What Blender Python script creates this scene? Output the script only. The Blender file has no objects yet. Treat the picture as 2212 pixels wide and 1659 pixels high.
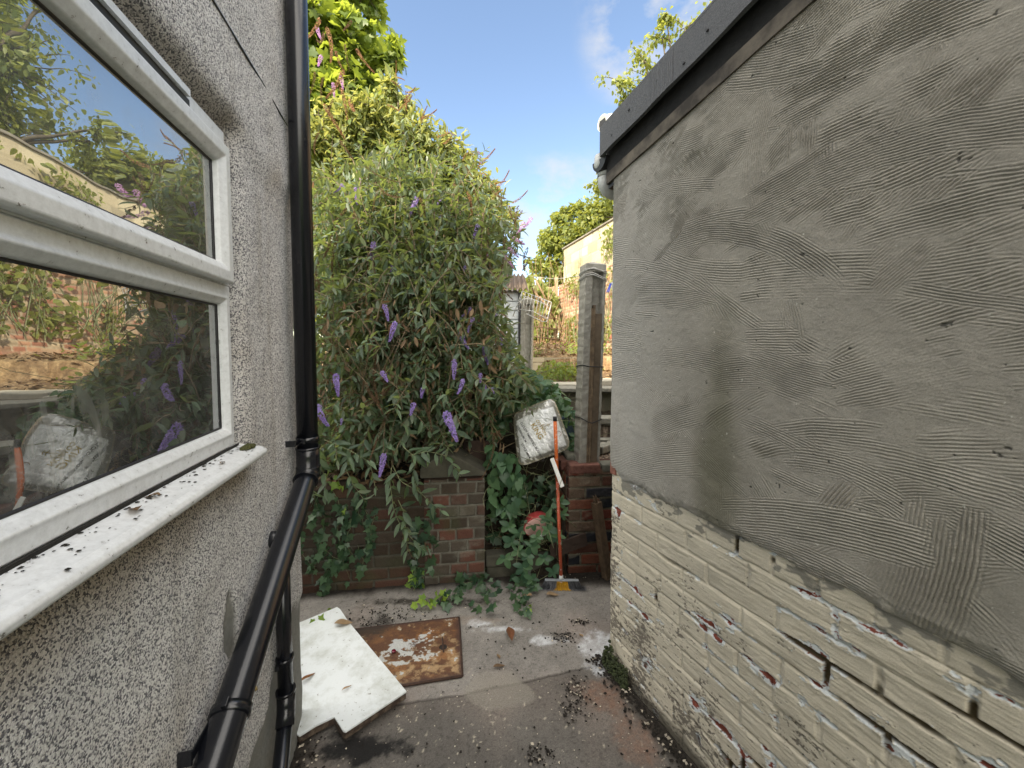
import bpy, bmesh, math, random
import numpy as np
from mathutils import Vector, Matrix

# ---------------------------------------------------------------- camera, sky, sun, exposure
scene = bpy.context.scene
COL = scene.collection
PITCH = math.radians(2.8)
CAM_Z = 1.5
F = 831.0                      # focal length in units of a 2212 x 1659 frame
CX, CY = 1106.0, 793.0
cam_d = bpy.data.cameras.new('camera'); cam = bpy.data.objects.new('camera', cam_d); COL.objects.link(cam)
cam.location = (0, 0, CAM_Z); cam.rotation_euler = (math.pi/2 - PITCH, 0, 0)
cam_d.sensor_width = 36; cam_d.lens = F/2212*36
cam_d.shift_y = -(829.5-CY)/2212
cam_d.clip_start = .02; cam_d.clip_end = 600
scene.camera = cam

SUN_DIR = Vector((.55*math.cos(math.radians(38))/.9957, .83*math.cos(math.radians(38))/.9957, -math.sin(math.radians(38)))).normalized()
sun_d = bpy.data.lights.new('sun', 'SUN'); sun_d.energy = 4.6; sun_d.angle = math.radians(.53); sun_d.color = (1, .90, .72)
sun = bpy.data.objects.new('sun', sun_d); COL.objects.link(sun); sun.location = (-5, -8, 12)
sun.rotation_euler = SUN_DIR.to_track_quat('-Z', 'Y').to_euler()

w = bpy.data.worlds.new('World'); scene.world = w; w.use_nodes = True
nt = w.node_tree; nt.nodes.clear()
def N(t, kind, **kw):
    n = t.nodes.new(kind)
    for k, v in kw.items(): setattr(n, k, v)
    return n
out = N(nt, 'ShaderNodeOutputWorld'); bg = N(nt, 'ShaderNodeBackground'); sky = N(nt, 'ShaderNodeTexSky')
sky.sky_type = 'NISHITA'; sky.sun_disc = False
sky.sun_elevation = math.radians(38); sky.sun_rotation = math.atan2(-SUN_DIR.x, -SUN_DIR.y)
sky.air_density = 1.0; sky.dust_density = .35; sky.ozone_density = 1.0
SKY_STRENGTH = .15
bg.inputs['Strength'].default_value = SKY_STRENGTH
tc = N(nt, 'ShaderNodeTexCoord')
mp = N(nt, 'ShaderNodeMapping'); mp.inputs['Scale'].default_value = (1.0, 1.0, 1.7); mp.inputs['Location'].default_value = (.4, .0, .3)
cn = N(nt, 'ShaderNodeTexNoise'); cn.inputs['Scale'].default_value = 5.5; cn.inputs['Detail'].default_value = 9; cn.inputs['Roughness'].default_value = .58
cr = N(nt, 'ShaderNodeValToRGB'); cr.color_ramp.elements[0].position = .46; cr.color_ramp.elements[1].position = .66
sx = N(nt, 'ShaderNodeVectorMath', operation='DOT_PRODUCT'); sx.inputs[1].default_value = Vector((.30, .73, .612)).normalized()
sr = N(nt, 'ShaderNodeMapRange'); sr.inputs[1].default_value = .980; sr.inputs[2].default_value = .995; sr.interpolation_type = 'SMOOTHSTEP'
s2 = N(nt, 'ShaderNodeVectorMath', operation='DOT_PRODUCT'); s2.inputs[1].default_value = Vector((.115, .94, .315)).normalized()
sr2 = N(nt, 'ShaderNodeMapRange'); sr2.inputs[1].default_value = .985; sr2.inputs[2].default_value = .999; sr2.interpolation_type = 'SMOOTHSTEP'
mx = N(nt, 'ShaderNodeMath', operation='MAXIMUM')
ml = N(nt, 'ShaderNodeMath', operation='MULTIPLY')
mix = N(nt, 'ShaderNodeMix', data_type='RGBA')
L = nt.links.new
L(tc.outputs['Generated'], mp.inputs['Vector']); L(mp.outputs[0], cn.inputs['Vector']); L(cn.outputs['Fac'], cr.inputs[0])
L(tc.outputs['Generated'], sx.inputs[0]); L(sx.outputs['Value'], sr.inputs[0])
L(tc.outputs['Generated'], s2.inputs[0]); L(s2.outputs['Value'], sr2.inputs[0])
L(sr.outputs[0], mx.inputs[0]); L(sr2.outputs[0], mx.inputs[1])
L(cr.outputs[0], ml.inputs[0]); L(mx.outputs[0], ml.inputs[1])
L(ml.outputs[0], mix.inputs[0]); L(sky.outputs[0], mix.inputs[6]); mix.inputs[7].default_value = (2.6, 2.65, 2.75, 1)
# broken bright cloud added out of view as fill light, overhead and behind the viewer
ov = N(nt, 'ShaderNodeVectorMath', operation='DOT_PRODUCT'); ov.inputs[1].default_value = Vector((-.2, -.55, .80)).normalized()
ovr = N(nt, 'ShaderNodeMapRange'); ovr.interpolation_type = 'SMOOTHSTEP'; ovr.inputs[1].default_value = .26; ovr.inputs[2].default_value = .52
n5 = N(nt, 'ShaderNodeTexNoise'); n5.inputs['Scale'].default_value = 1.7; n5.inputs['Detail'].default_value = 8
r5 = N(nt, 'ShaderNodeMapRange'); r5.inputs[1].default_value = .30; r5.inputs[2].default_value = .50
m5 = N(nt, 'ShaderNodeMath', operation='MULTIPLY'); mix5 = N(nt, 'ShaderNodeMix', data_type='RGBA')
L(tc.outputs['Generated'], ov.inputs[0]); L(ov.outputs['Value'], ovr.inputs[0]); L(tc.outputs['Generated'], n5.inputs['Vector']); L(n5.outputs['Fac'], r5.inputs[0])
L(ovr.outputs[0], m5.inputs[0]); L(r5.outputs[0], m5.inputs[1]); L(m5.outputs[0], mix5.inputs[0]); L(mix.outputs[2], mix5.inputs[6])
FILL_CLOUD = 12.5
mix5.inputs[7].default_value = (FILL_CLOUD*1.02, FILL_CLOUD, FILL_CLOUD*.97, 1)
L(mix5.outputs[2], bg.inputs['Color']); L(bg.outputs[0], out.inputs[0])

scene.view_settings.view_transform = 'Standard'; scene.view_settings.look = 'None'
scene.view_settings.exposure = 1.2; scene.view_settings.gamma = 1
scene.view_settings.use_white_balance = True; scene.view_settings.white_balance_temperature = 6900; scene.view_settings.white_balance_tint = 10
scene.cycles.max_bounces = 7; scene.cycles.diffuse_bounces = 5; scene.cycles.glossy_bounces = 3
scene.cycles.transmission_bounces = 4; scene.cycles.transparent_max_bounces = 6

# ---------------------------------------------------------------- helpers
rng = np.random.default_rng(7)
random.seed(7)
def P(u, v, Y):
    """world point at world depth Y for the direction of frame position (u, v)"""
    xd = (u-CX)/F; yd = (v-CY)/F
    d = Vector((xd, math.cos(PITCH)-yd*math.sin(PITCH), -math.sin(PITCH)-yd*math.cos(PITCH)))
    return Vector((0, 0, CAM_Z)) + d*(Y/d.y)
def G(u, v, z=0.0):
    xd = (u-CX)/F; yd = (v-CY)/F
    d = Vector((xd, math.cos(PITCH)-yd*math.sin(PITCH), -math.sin(PITCH)-yd*math.cos(PITCH)))
    return Vector((0, 0, CAM_Z)) + d*((z-CAM_Z)/d.z)

def tag(o, label=None, cat=None, group=None, kind=None):
    if label: o['label'] = label
    if cat: o['category'] = cat
    if group: o['group'] = group
    if kind: o['kind'] = kind
    return o
def empty(name, loc, label, cat, group=None):
    o = bpy.data.objects.new(name, None); o.empty_display_size = .1; COL.objects.link(o); o.location = loc
    return tag(o, label, cat, group)
def put(o, parent):
    o.parent = parent
    l = Vector(parent.location); q = parent.parent
    while q: l = l + Vector(q.location); q = q.parent
    if parent.type == 'EMPTY': o.matrix_parent_inverse = Matrix.Translation(-Vector(parent.location))
    return o
def np_mesh(name, V, Fs, mat, parent=None, cols=None, var=None, smooth=True):
    """V (n,3); Fs list of (m,k) int arrays"""
    me = bpy.data.meshes.new(name)
    V = np.asarray(V, np.float32)
    if not isinstance(Fs, list): Fs = [Fs]
    Fs = [np.asarray(f, np.int32) for f in Fs if len(f)]
    me.vertices.add(len(V)); me.vertices.foreach_set('co', V.ravel())
    nl = sum(f.size for f in Fs); npoly = sum(len(f) for f in Fs)
    me.loops.add(nl); me.loops.foreach_set('vertex_index', np.concatenate([f.ravel() for f in Fs]))
    me.polygons.add(npoly)
    starts = []; c = 0
    for f in Fs:
        starts.append(c+np.arange(len(f))*f.shape[1]); c += f.size
    me.polygons.foreach_set('loop_start', np.concatenate(starts).astype(np.int32))
    me.polygons.foreach_set('use_smooth', np.full(npoly, smooth))
    me.update(calc_edges=True); me.validate()
    if cols is not None:
        a = me.attributes.new('Col', 'FLOAT_COLOR', 'POINT')
        c4 = np.ones((len(V), 4), np.float32); c4[:, :3] = cols; a.data.foreach_set('color', c4.ravel())
    if var is not None:
        a = me.attributes.new('var', 'FLOAT', 'POINT'); a.data.foreach_set('value', np.asarray(var, np.float32))
    if mat: me.materials.append(mat)
    o = bpy.data.objects.new(name, me); COL.objects.link(o)
    if parent: put(o, parent)
    return o
class MB:
    """collects simple shapes into one mesh"""
    def __init__(s): s.bm = bmesh.new()
    def box(s, c, size, rot=None, bevel=0):
        r = bmesh.ops.create_cube(s.bm, size=1)
        M = Matrix.Translation(Vector(c)) @ (rot.to_4x4() if rot is not None else Matrix()) @ Matrix.Diagonal((*size, 1))
        bmesh.ops.transform(s.bm, matrix=M, verts=r['verts'])
        if bevel:
            e = list({e for v in r['verts'] for e in v.link_edges})
            bmesh.ops.bevel(s.bm, geom=e, offset=bevel, segments=2, affect='EDGES', profile=.6)
        return s
    def tube(s, pts, r, seg=10, cap=True, r2=None):
        pts = [Vector(p) for p in pts]; rings = []; n = len(pts)
        up = None
        for i, p in enumerate(pts):
            t = (pts[min(i+1, n-1)]-pts[max(i-1, 0)]).normalized()
            if up is None:
                up = t.orthogonal().normalized()
            else:
                up = (up - t*up.dot(t)).normalized()
            b = t.cross(up)
            rr = r[i] if isinstance(r, (list, tuple)) else (r if r2 is None else r+(r2-r)*i/(n-1))
            rings.append([s.bm.verts.new(p+(up*math.cos(a)+b*math.sin(a))*rr) for a in [2*math.pi*k/seg for k in range(seg)]])
        for A, B in zip(rings, rings[1:]):
            for k in range(seg):
                f = s.bm.faces.new((A[k], A[(k+1) % seg], B[(k+1) % seg], B[k])); f.smooth = True
        if cap:
            s.bm.faces.new(rings[0][::-1]); s.bm.faces.new(rings[-1])
        return s
    def prism(s, poly, off):
        a = [s.bm.verts.new(Vector(p)) for p in poly]; b = [s.bm.verts.new(Vector(p)+Vector(off)) for p in poly]
        s.bm.faces.new(a); s.bm.faces.new(b[::-1])
        for k in range(len(a)):
            s.bm.faces.new((a[k], b[k], b[(k+1) % len(a)], a[(k+1) % len(a)]))
        return s
    def build(s, name, mat, parent=None, bevel=0):
        bmesh.ops.recalc_face_normals(s.bm, faces=s.bm.faces)
        me = bpy.data.meshes.new(name); s.bm.to_mesh(me); s.bm.free()
        if mat: me.materials.append(mat)
        o = bpy.data.objects.new(name, me); COL.objects.link(o)
        if bevel:
            m = o.modifiers.new('b', 'BEVEL'); m.width = bevel; m.segments = 2; m.limit_method = 'ANGLE'
        if parent: put(o, parent)
        return o
_tab = {}
def vn(x, y, seed=0):
    """smooth value noise, -1..1"""
    if seed not in _tab: _tab[seed] = np.random.default_rng(1000+seed).uniform(-1, 1, (256, 256)).astype(np.float32)
    T = _tab[seed]
    xi = np.floor(x).astype(np.int32); yi = np.floor(y).astype(np.int32)
    fx = (x-xi); fy = (y-yi); fx = fx*fx*(3-2*fx); fy = fy*fy*(3-2*fy)
    a = T[xi & 255, yi & 255]; b = T[(xi+1) & 255, yi & 255]; c = T[xi & 255, (yi+1) & 255]; d = T[(xi+1) & 255, (yi+1) & 255]
    return (a*(1-fx)+b*fx)*(1-fy)+(c*(1-fx)+d*fx)*fy
def fbm(x, y, seed=0, o=4, g=.5):
    r = 0; amp = 1; t = 0
    for k in range(o):
        r = r + amp*vn(x*2**k+17.3*k, y*2**k+5.1*k, seed+k); t += amp; amp *= g
    return r/t
def sstep(a, b, x):
    t = np.clip((x-a)/(b-a), 0, 1); return t*t*(3-2*t)
def lerp(a, b, t):
    return a*(1-t[..., None])+b*t[..., None]
def grid_faces(n, m, keep=None):
    i, j = np.meshgrid(np.arange(n-1), np.arange(m-1), indexing='ij')
    a = i*m+j; f = np.stack([a, a+m, a+m+1, a+1], -1)
    if keep is not None: f = f[keep]
    return f.reshape(-1, 4)

# ---------------------------------------------------------------- materials
def newmat(name):
    m = bpy.data.materials.new(name); m.use_nodes = True
    t = m.node_tree; b = t.nodes['Principled BSDF']; return m, t, b
def simple(name, col, rough=.6, noise=.25, scale=30, bump=.0, metal=0, spec=.5, col2=None, thr=None, coat=0):
    m, t, b = newmat(name)
    tcx = N(t, 'ShaderNodeTexCoord'); n = N(t, 'ShaderNodeTexNoise'); n.inputs['Scale'].default_value = scale; n.inputs['Detail'].default_value = 8; n.inputs['Roughness'].default_value = .62
    t.links.new(tcx.outputs['Object'], n.inputs['Vector'])
    r = N(t, 'ShaderNodeValToRGB'); t.links.new(n.outputs['Fac'], r.inputs[0])
    c = Vector(col); c2 = Vector(col2) if col2 else c*(1+noise)
    r.color_ramp.elements[0].color = (*(c*(1-noise) if not col2 else c), 1); r.color_ramp.elements[1].color = (*c2, 1)
    lo, hi = thr if thr else (.3, .7)
    r.color_ramp.elements[0].position = lo; r.color_ramp.elements[1].position = hi
    t.links.new(r.outputs[0], b.inputs['Base Color'])
    b.inputs['Roughness'].default_value = rough; b.inputs['Metallic'].default_value = metal
    b.inputs['Specular IOR Level'].default_value = spec
    if coat: b.inputs['Coat Weight'].default_value = coat
    if bump:
        bp = N(t, 'ShaderNodeBump'); bp.inputs['Strength'].default_value = 1; bp.inputs['Distance'].default_value = bump
        t.links.new(n.outputs['Fac'], bp.inputs['Height']); t.links.new(bp.outputs[0], b.inputs['Normal'])
    return m
def attrmat(name, rough=.9, fine=400, amt=.25, bump=.001, spec=.25, fine2=None):
    """base colour from the surface's own colour attribute, broken up by fine grain"""
    m, t, b = newmat(name)
    at = N(t, 'ShaderNodeAttribute', attribute_name='Col')
    tcx = N(t, 'ShaderNodeTexCoord'); n = N(t, 'ShaderNodeTexNoise'); n.inputs['Scale'].default_value = fine; n.inputs['Detail'].default_value = 4; n.inputs['Roughness'].default_value = .7
    t.links.new(tcx.outputs['Object'], n.inputs['Vector'])
    mr = N(t, 'ShaderNodeMapRange'); mr.inputs[1].default_value = .3; mr.inputs[2].default_value = .7; mr.inputs[3].default_value = 1-amt; mr.inputs[4].default_value = 1+amt
    t.links.new(n.outputs['Fac'], mr.inputs[0])
    mm = N(t, 'ShaderNodeVectorMath', operation='SCALE'); t.links.new(at.outputs['Color'], mm.inputs[0]); t.links.new(mr.outputs[0], mm.inputs['Scale'])
    t.links.new(mm.outputs[0], b.inputs['Base Color'])
    b.inputs['Roughness'].default_value = rough; b.inputs['Specular IOR Level'].default_value = spec
    bp = N(t, 'ShaderNodeBump'); bp.inputs['Distance'].default_value = bump
    t.links.new(n.outputs['Fac'], bp.inputs['Height']); t.links.new(bp.outputs[0], b.inputs['Normal'])
    return m
def leafmat(name, dark, light, trans=(.22, .34, .05), tw=.35, rough=.45, spec=.4):
    m, t, b = newmat(name)
    at = N(t, 'ShaderNodeAttribute', attribute_name='var')
    r = N(t, 'ShaderNodeValToRGB'); r.color_ramp.elements[0].color = (*dark, 1); r.color_ramp.elements[1].color = (*light, 1)
    t.links.new(at.outputs['Fac'], r.inputs[0])
    tcx = N(t, 'ShaderNodeTexCoord'); n = N(t, 'ShaderNodeTexNoise'); n.inputs['Scale'].default_value = 60; n.inputs['Detail'].default_value = 3
    t.links.new(tcx.outputs['Object'], n.inputs['Vector'])
    mr = N(t, 'ShaderNodeMapRange'); mr.inputs[3].default_value = .7; mr.inputs[4].default_value = 1.3
    t.links.new(n.outputs['Fac'], mr.inputs[0])
    mm = N(t, 'ShaderNodeVectorMath', operation='SCALE'); t.links.new(r.outputs[0], mm.inputs[0]); t.links.new(mr.outputs[0], mm.inputs['Scale'])
    t.links.new(mm.outputs[0], b.inputs['Base Color']); b.inputs['Roughness'].default_value = rough; b.inputs['Specular IOR Level'].default_value = spec
    tr = N(t, 'ShaderNodeBsdfTranslucent'); tr.inputs['Color'].default_value = (*trans, 1)
    mxs = N(t, 'ShaderNodeMixShader'); mxs.inputs[0].default_value = tw
    o = t.nodes['Material Output']
    t.links.new(b.outputs[0], mxs.inputs[1]); t.links.new(tr.outputs[0], mxs.inputs[2]); t.links.new(mxs.outputs[0], o.inputs[0])
    return m
M = {}
M['render_coat'] = attrmat('combed_cement', .95, 260, .16, .0008)
M['painted_brick'] = attrmat('painted_brick', .8, 300, .10, .0006)
M['brick'] = attrmat('brick', .92, 160, .25, .0015)
M['concrete_yard'] = attrmat('yard_concrete', .92, 220, .32, .0012)
M['soil'] = attrmat('soil', .98, 40, .4, .02)
M['upvc'] = simple('white_plastic', (.66, .69, .70), .35, 0, 9, 0, col2=(.80, .82, .82), thr=(.25, .5))
M['black_plastic'] = simple('black_plastic', (.006, .007, .010), .24, .3, 34, .0003, spec=.6, col2=(.06, .058, .055), thr=(.64, .86))
M['grey_plastic'] = simple('grey_plastic', (.55, .57, .56), .5, .2, 30)
M['concrete'] = simple('grey_concrete', (.24, .235, .20), .92, .3, 26, .004)
M['concrete_dark'] = simple('weathered_concrete', (.13, .13, .105), .95, .45, 14, .006)
M['stone'] = simple('mossy_stone', (.065, .062, .045), .95, .4, 12, .008)
M['felt'] = simple('roofing_felt', (.11, .115, .125), .85, .35, 220, .0015)
M['old_wood'] = simple('old_wood', (.13, .10, .07), .9, .5, 18, .003)
M['rubber'] = simple('black_rubber', (.012, .012, .014), .5, .2)
M['dark_wood'] = simple('dark_rotten_wood', (.05, .032, .024), .95, .4, 20, .004)
M['flower'] = leafmat('lilac_flower', (.26, .18, .46), (.50, .40, .74), (.45, .28, .75), .25, .7)
M['pink_flower'] = leafmat('pink_flower', (.45, .22, .50), (.75, .50, .75), (.7, .4, .7), .3, .7)
M['dead'] = leafmat('dead_flower', (.055, .035, .020), (.16, .10, .05), (.25, .12, .05), .15, .9)
M['rust_spike'] = leafmat('rusty_spike', (.20, .10, .05), (.42, .24, .13), (.4, .2, .08), .2, .9)
M['buddleia'] = leafmat('buddleia_leaf', (.020, .046, .028), (.120, .180, .110), (.36, .44, .09), .28)
def pale_under(mat, col_, fac=.75):
    t = mat.node_tree; b = t.nodes['Principled BSDF']; src = b.inputs['Base Color'].links[0].from_socket
    g = N(t, 'ShaderNodeNewGeometry'); mxx_ = N(t, 'ShaderNodeMix', data_type='RGBA'); mf = N(t, 'ShaderNodeMath', operation='MULTIPLY'); mf.inputs[1].default_value = fac
    t.links.new(g.outputs['Backfacing'], mf.inputs[0]); t.links.new(mf.outputs[0], mxx_.inputs[0]); t.links.new(src, mxx_.inputs[6]); mxx_.inputs[7].default_value = (*col_, 1); t.links.new(mxx_.outputs[2], b.inputs['Base Color'])
pale_under(M['buddleia'], (.24, .27, .21), .6)
M['maple'] = leafmat('sycamore_leaf', (.06, .11, .022), (.20, .26, .06), (.42, .50, .06), .45)
M['tree_leaf'] = leafmat('tree_leaf', (.07, .11, .03), (.26, .29, .08), (.44, .46, .08), .4)
M['ivy'] = leafmat('ivy_leaf', (.020, .050, .028), (.065, .12, .055), (.10, .2, .04), .15, .35)
M['vine'] = leafmat('vine_leaf', (.035, .085, .05), (.10, .19, .085), (.15, .3, .05), .2, .4)
M['young_ivy'] = leafmat('young_ivy_leaf', (.10, .19, .03), (.26, .38, .06), (.3, .45, .05), .3, .4)
M['dry_leaf'] = leafmat('dry_leaf', (.10, .060, .032), (.30, .21, .12), (.3, .16, .06), .15, .8)
def stem_m(name, a, b_):
    return simple(name, a, .85, 0, 30, .002, col2=b_)
M['stem'] = stem_m('stem_bark', (.10, .075, .045), (.26, .20, .12))
M['green_stem'] = stem_m('green_stem', (.10, .13, .06), (.24, .25, .13))
M['bark'] = stem_m('bark', (.06, .05, .035), (.16, .13, .09))
# ---------------------------------------------------------------- masonry
RED = [(.20, .060, .035), (.25, .085, .05), (.15, .05, .035), (.19, .09, .055), (.11, .06, .042), (.23, .12, .08)]
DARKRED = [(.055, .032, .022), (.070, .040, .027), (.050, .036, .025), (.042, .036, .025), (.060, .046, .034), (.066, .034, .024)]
MIXED = [(.16, .045, .03), (.028, .028, .034), (.19, .06, .035), (.022, .024, .030), (.11, .05, .035), (.15, .10, .07)]
YELLOW = [(.42, .36, .25), (.46, .40, .28), (.38, .32, .21), (.48, .42, .30)]
def masonry(name, O, U, Nn, Lx, H, cell, pal, mat, bl=.225, bh=.075, mort=.010, seed=1, recess=.006, mcol=(.20, .19, .165),
            rough=.002, thick=.22, parent=None, bond='stretcher', dirt=.35, ztop=None, green=.0, course_off=0.0):
    U = np.array(U, float)/np.linalg.norm(U); Nn = np.array(Nn, float)/np.linalg.norm(Nn); O = np.array(O, float)
    n = int(Lx/cell)+1; m = int(H/cell)+1
    uu, vv = np.meshgrid(np.linspace(0, Lx, n), np.linspace(0, H, m), indexing='ij')
    wu = uu+.004*fbm(uu*9, vv*9, seed+3, 3); wv = vv+.004*fbm(uu*7+9, vv*7, seed+5, 3)+course_off
    row = np.floor(wv/bh).astype(int)
    blr = np.full(row.shape, bl)
    if bond == 'mixed': blr = np.where((row % 3) == 0, bl/2, bl)
    off = np.where(row % 2 == 0, 0, blr/2) + (np.sin(row*12.9898+seed)*43758.5 % 1)*.03
    cx = (wu+off)/blr; bi = np.floor(cx).astype(int)
    fx = (cx-bi)*blr; fy = wv-row*bh
    d = np.minimum(np.minimum(fx, blr-fx), np.minimum(fy, bh-fy))-mort/2
    d = d+.0025*fbm(uu*60, vv*60, seed+7, 3)
    br = sstep(-.002, .004, d)
    rnd = (np.sin(bi*127.1+row*311.7+seed*13.7)*43758.5453) % 1; rnd2 = (np.sin(bi*269.5+row*183.3+seed*7.1)*28001.8384) % 1
    h = recess*br + rough*fbm(uu*40, vv*40, seed+11, 4)+.003*(rnd-.5)*br
    palA = np.array(pal); c = palA[(rnd2*len(pal)).astype(int) % len(pal)]*(.75+.5*rnd[..., None])
    grime = sstep(-.1, .5, fbm(uu*6, vv*6, seed+21, 5)); c = lerp(c, np.array(mcol)*.55, grime*dirt)
    mc = np.array(mcol)*(1+.3*fbm(uu*25, vv*25, seed+31, 3))[..., None]
    c = lerp(mc, c, br)
    eff = sstep(.25, .55, fbm(uu*9+4, vv*14, seed+41, 5)); c = lerp(c, np.array(mcol)*1.35, eff*.35)
    if green > 0:
        gz = sstep(.1, .6, fbm(uu*5+40, vv*5, seed+51, 4)); c = lerp(c, np.array((.05, .06, .025)), gz*green)
    Pn = O+uu[..., None]*U+vv[..., None]*np.array((0, 0, 1.))+h[..., None]*Nn
    keep = None
    if ztop is not None:
        zt = ztop(uu); keep = (vv < zt)[:-1, :-1]
    V = Pn.reshape(-1, 3); Fs = [grid_faces(n, m, keep)]
    cols = c.reshape(-1, 3)
    # solid body behind the face
    hh = H if ztop is None else float(np.min(ztop(uu)))
    b0 = len(V); e = .0015
    q = [O+U*a+np.array((0, 0, 1.))*z+Nn*o_ for o_ in (-e, -thick) for a, z in ((0, 0), (Lx, 0), (Lx, hh), (0, hh))]
    V = np.concatenate([V, np.array(q)]); cols = np.concatenate([cols, np.tile(np.array(pal).mean(0)*.8, (8, 1))])
    Fs.append(np.array([[0, 1, 2, 3], [5, 4, 7, 6], [4, 0, 3, 7], [1, 5, 6, 2], [3, 2, 6, 7]])+b0)
    return np_mesh(name, V, Fs, mat, parent, cols)
# ================================================================ LEFT HOUSE
A = np.array((-.85, 1.49, 0.)); LC = np.array((.2407, -.9706, 0)); LN = np.array((.9706, .2407, 0))
def LW(s, o, z): return Vector(A + LC*s + LN*o + np.array((0, 0, z)))
m, t, b = newmat('pebbledash'); M['dash'] = m
tcx = N(t, 'ShaderNodeTexCoord'); vo = N(t, 'ShaderNodeTexVoronoi'); vo.inputs['Scale'].default_value = 380
wn = N(t, 'ShaderNodeTexNoise'); wn.inputs['Scale'].default_value = 320; wn.inputs['Detail'].default_value = 2
wa = N(t, 'ShaderNodeVectorMath', operation='MULTIPLY_ADD'); wa.inputs[1].default_value = (.0035,)*3
t.links.new(tcx.outputs['Object'], wn.inputs['Vector']); t.links.new(wn.outputs['Color'], wa.inputs[0]); t.links.new(tcx.outputs['Object'], wa.inputs[2]); t.links.new(wa.outputs[0], vo.inputs['Vector'])
r = N(t, 'ShaderNodeValToRGB'); r.color_ramp.interpolation = 'EASE'
e = r.color_ramp.elements; e[0].position = .12; e[0].color = (.10, .10, .115, 1); e[1].position = .62; e[1].color = (.74, .73, .71, 1)
sp = N(t, 'ShaderNodeSeparateColor'); t.links.new(vo.outputs['Color'], sp.inputs[0]); t.links.new(sp.outputs[0], r.inputs[0])
at = N(t, 'ShaderNodeAttribute', attribute_name='Col'); av = N(t, 'ShaderNodeAttribute', attribute_name='var')
mu = N(t, 'ShaderNodeMix', data_type='RGBA', blend_type='MULTIPLY'); mu.inputs[0].default_value = 1
t.links.new(r.outputs[0], mu.inputs[6]); t.links.new(at.outputs['Color'], mu.inputs[7])
mb = N(t, 'ShaderNodeMix', data_type='RGBA'); t.links.new(av.outputs['Fac'], mb.inputs[0]); t.links.new(mu.outputs[2], mb.inputs[6])
cnz = N(t, 'ShaderNodeTexNoise'); cnz.inputs['Scale'].default_value = 90; cnz.inputs['Detail'].default_value = 8
t.links.new(tcx.outputs['Object'], cnz.inputs['Vector'])
cr2 = N(t, 'ShaderNodeValToRGB'); cr2.color_ramp.elements[0].color = (.13, .13, .115, 1); cr2.color_ramp.elements[1].color = (.30, .30, .27, 1)
t.links.new(cnz.outputs['Fac'], cr2.inputs[0]); t.links.new(cr2.outputs[0], mb.inputs[7]); t.links.new(mb.outputs[2], b.inputs['Base Color'])
b.inputs['Roughness'].default_value = .85
iv = N(t, 'ShaderNodeMath', operation='MULTIPLY_ADD'); iv.inputs[1].default_value = -1; iv.inputs[2].default_value = 1
t.links.new(vo.outputs['Distance'], iv.inputs[0])
bp = N(t, 'ShaderNodeBump'); bp.inputs['Distance'].default_value = .0036; bp.inputs['Strength'].default_value = .9
t.links.new(iv.outputs[0], bp.inputs['Height']); t.links.new(bp.outputs[0], b.inputs['Normal'])

W0, W1, WZ0, WZ1 = .505, 1.95, 1.246, 2.040        # window opening along the wall
house = empty('rendered_house', LW(0, 0, 0), 'pebbledashed grey house with white plastic window on the left side of the yard', 'house')
S0, S1, Zt, cell = 0.0, 2.45, 4.04, .006
n = int((S1-S0)/cell)+1; mz = int(Zt/cell)+1
ss, zz = np.meshgrid(np.linspace(S0, S1, n), np.linspace(0, Zt, mz), indexing='ij')
dx = np.maximum(np.maximum(W0-ss, ss-W1), 0); dz = np.maximum(np.maximum(WZ0-.02-zz, zz-WZ1), 0)
de = np.hypot(dx, dz)
top = sstep(WZ1-.05, WZ1+.05, zz)
de = de+.008*fbm(ss*14, zz*14, 3, 3)
off = .016+.012*top - (.036+.014*top)*np.exp(-(np.maximum(de, 0)/.036)**2)
off = off + .006*fbm(ss*7, zz*7, 5, 3)
off -= .014*np.exp(-(ss/.014)**2)
# bare patches where the dash has come away
bare = sstep(.02, -.02, zz-(.36+.20*np.clip(1-ss/.6, 0, 1)+.10*fbm(ss*7, zz*4, 61, 4)))*sstep(.75, .55, ss)
pt = LW(0, 0, 0)
pc = np.hypot((ss-.60)/.034, (zz-.81)/.085)+.35*fbm(ss*18, zz*12, 64, 3)
bare = np.maximum(bare, sstep(1.05, .85, pc))
pc2 = np.hypot((ss-.70)/.05, (zz-.64)/.05)+.35*fbm(ss*18, zz*12, 65, 3); bare = np.maximum(bare, sstep(1.05, .85, pc2))
cs = sstep(.06, .04, ss+.02*fbm(ss*9, zz*7, 67, 3))*sstep(2.3, 2.45, zz); bare = np.maximum(bare, cs)
off -= .009*bare
dirt = np.exp(-(np.maximum(de, 0)/.05)**2)*(.25+.75*top)  # browner, darker band round the window opening, strongest above it
col = np.ones(ss.shape+(3,))
col = lerp(col, np.array((.42, .35, .27)), np.clip(dirt*.9, 0, 1))
us = sstep(.16, .0, 1.215-zz+.05*fbm(ss*9, zz*9, 69, 3))*(zz < 1.235)*sstep(.42, .5, ss)
col = lerp(col, np.array((.50, .40, .28)), us*.8)
bl = sstep(.1, .8, fbm(ss*4, zz*4, 71, 4)); col = lerp(col, np.array((.66, .58, .48)), bl*.75); stk = sstep(.15, .7, fbm(ss*26, zz*1.6, 73, 4)); col = lerp(col, np.array((.62, .58, .52)), stk*.5)
keep = ~((ss > W0+.004) & (ss < W1-.004) & (zz > WZ0-.03) & (zz < WZ1-.004))
keep = keep[:-1, :-1]
V = A+ss[..., None]*LC+off[..., None]*LN; V[..., 2] = zz
wall = np_mesh('wall', V.reshape(-1, 3), [grid_faces(n, mz, keep)], M['dash'], house, col.reshape(-1, 3), bare.ravel())
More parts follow.
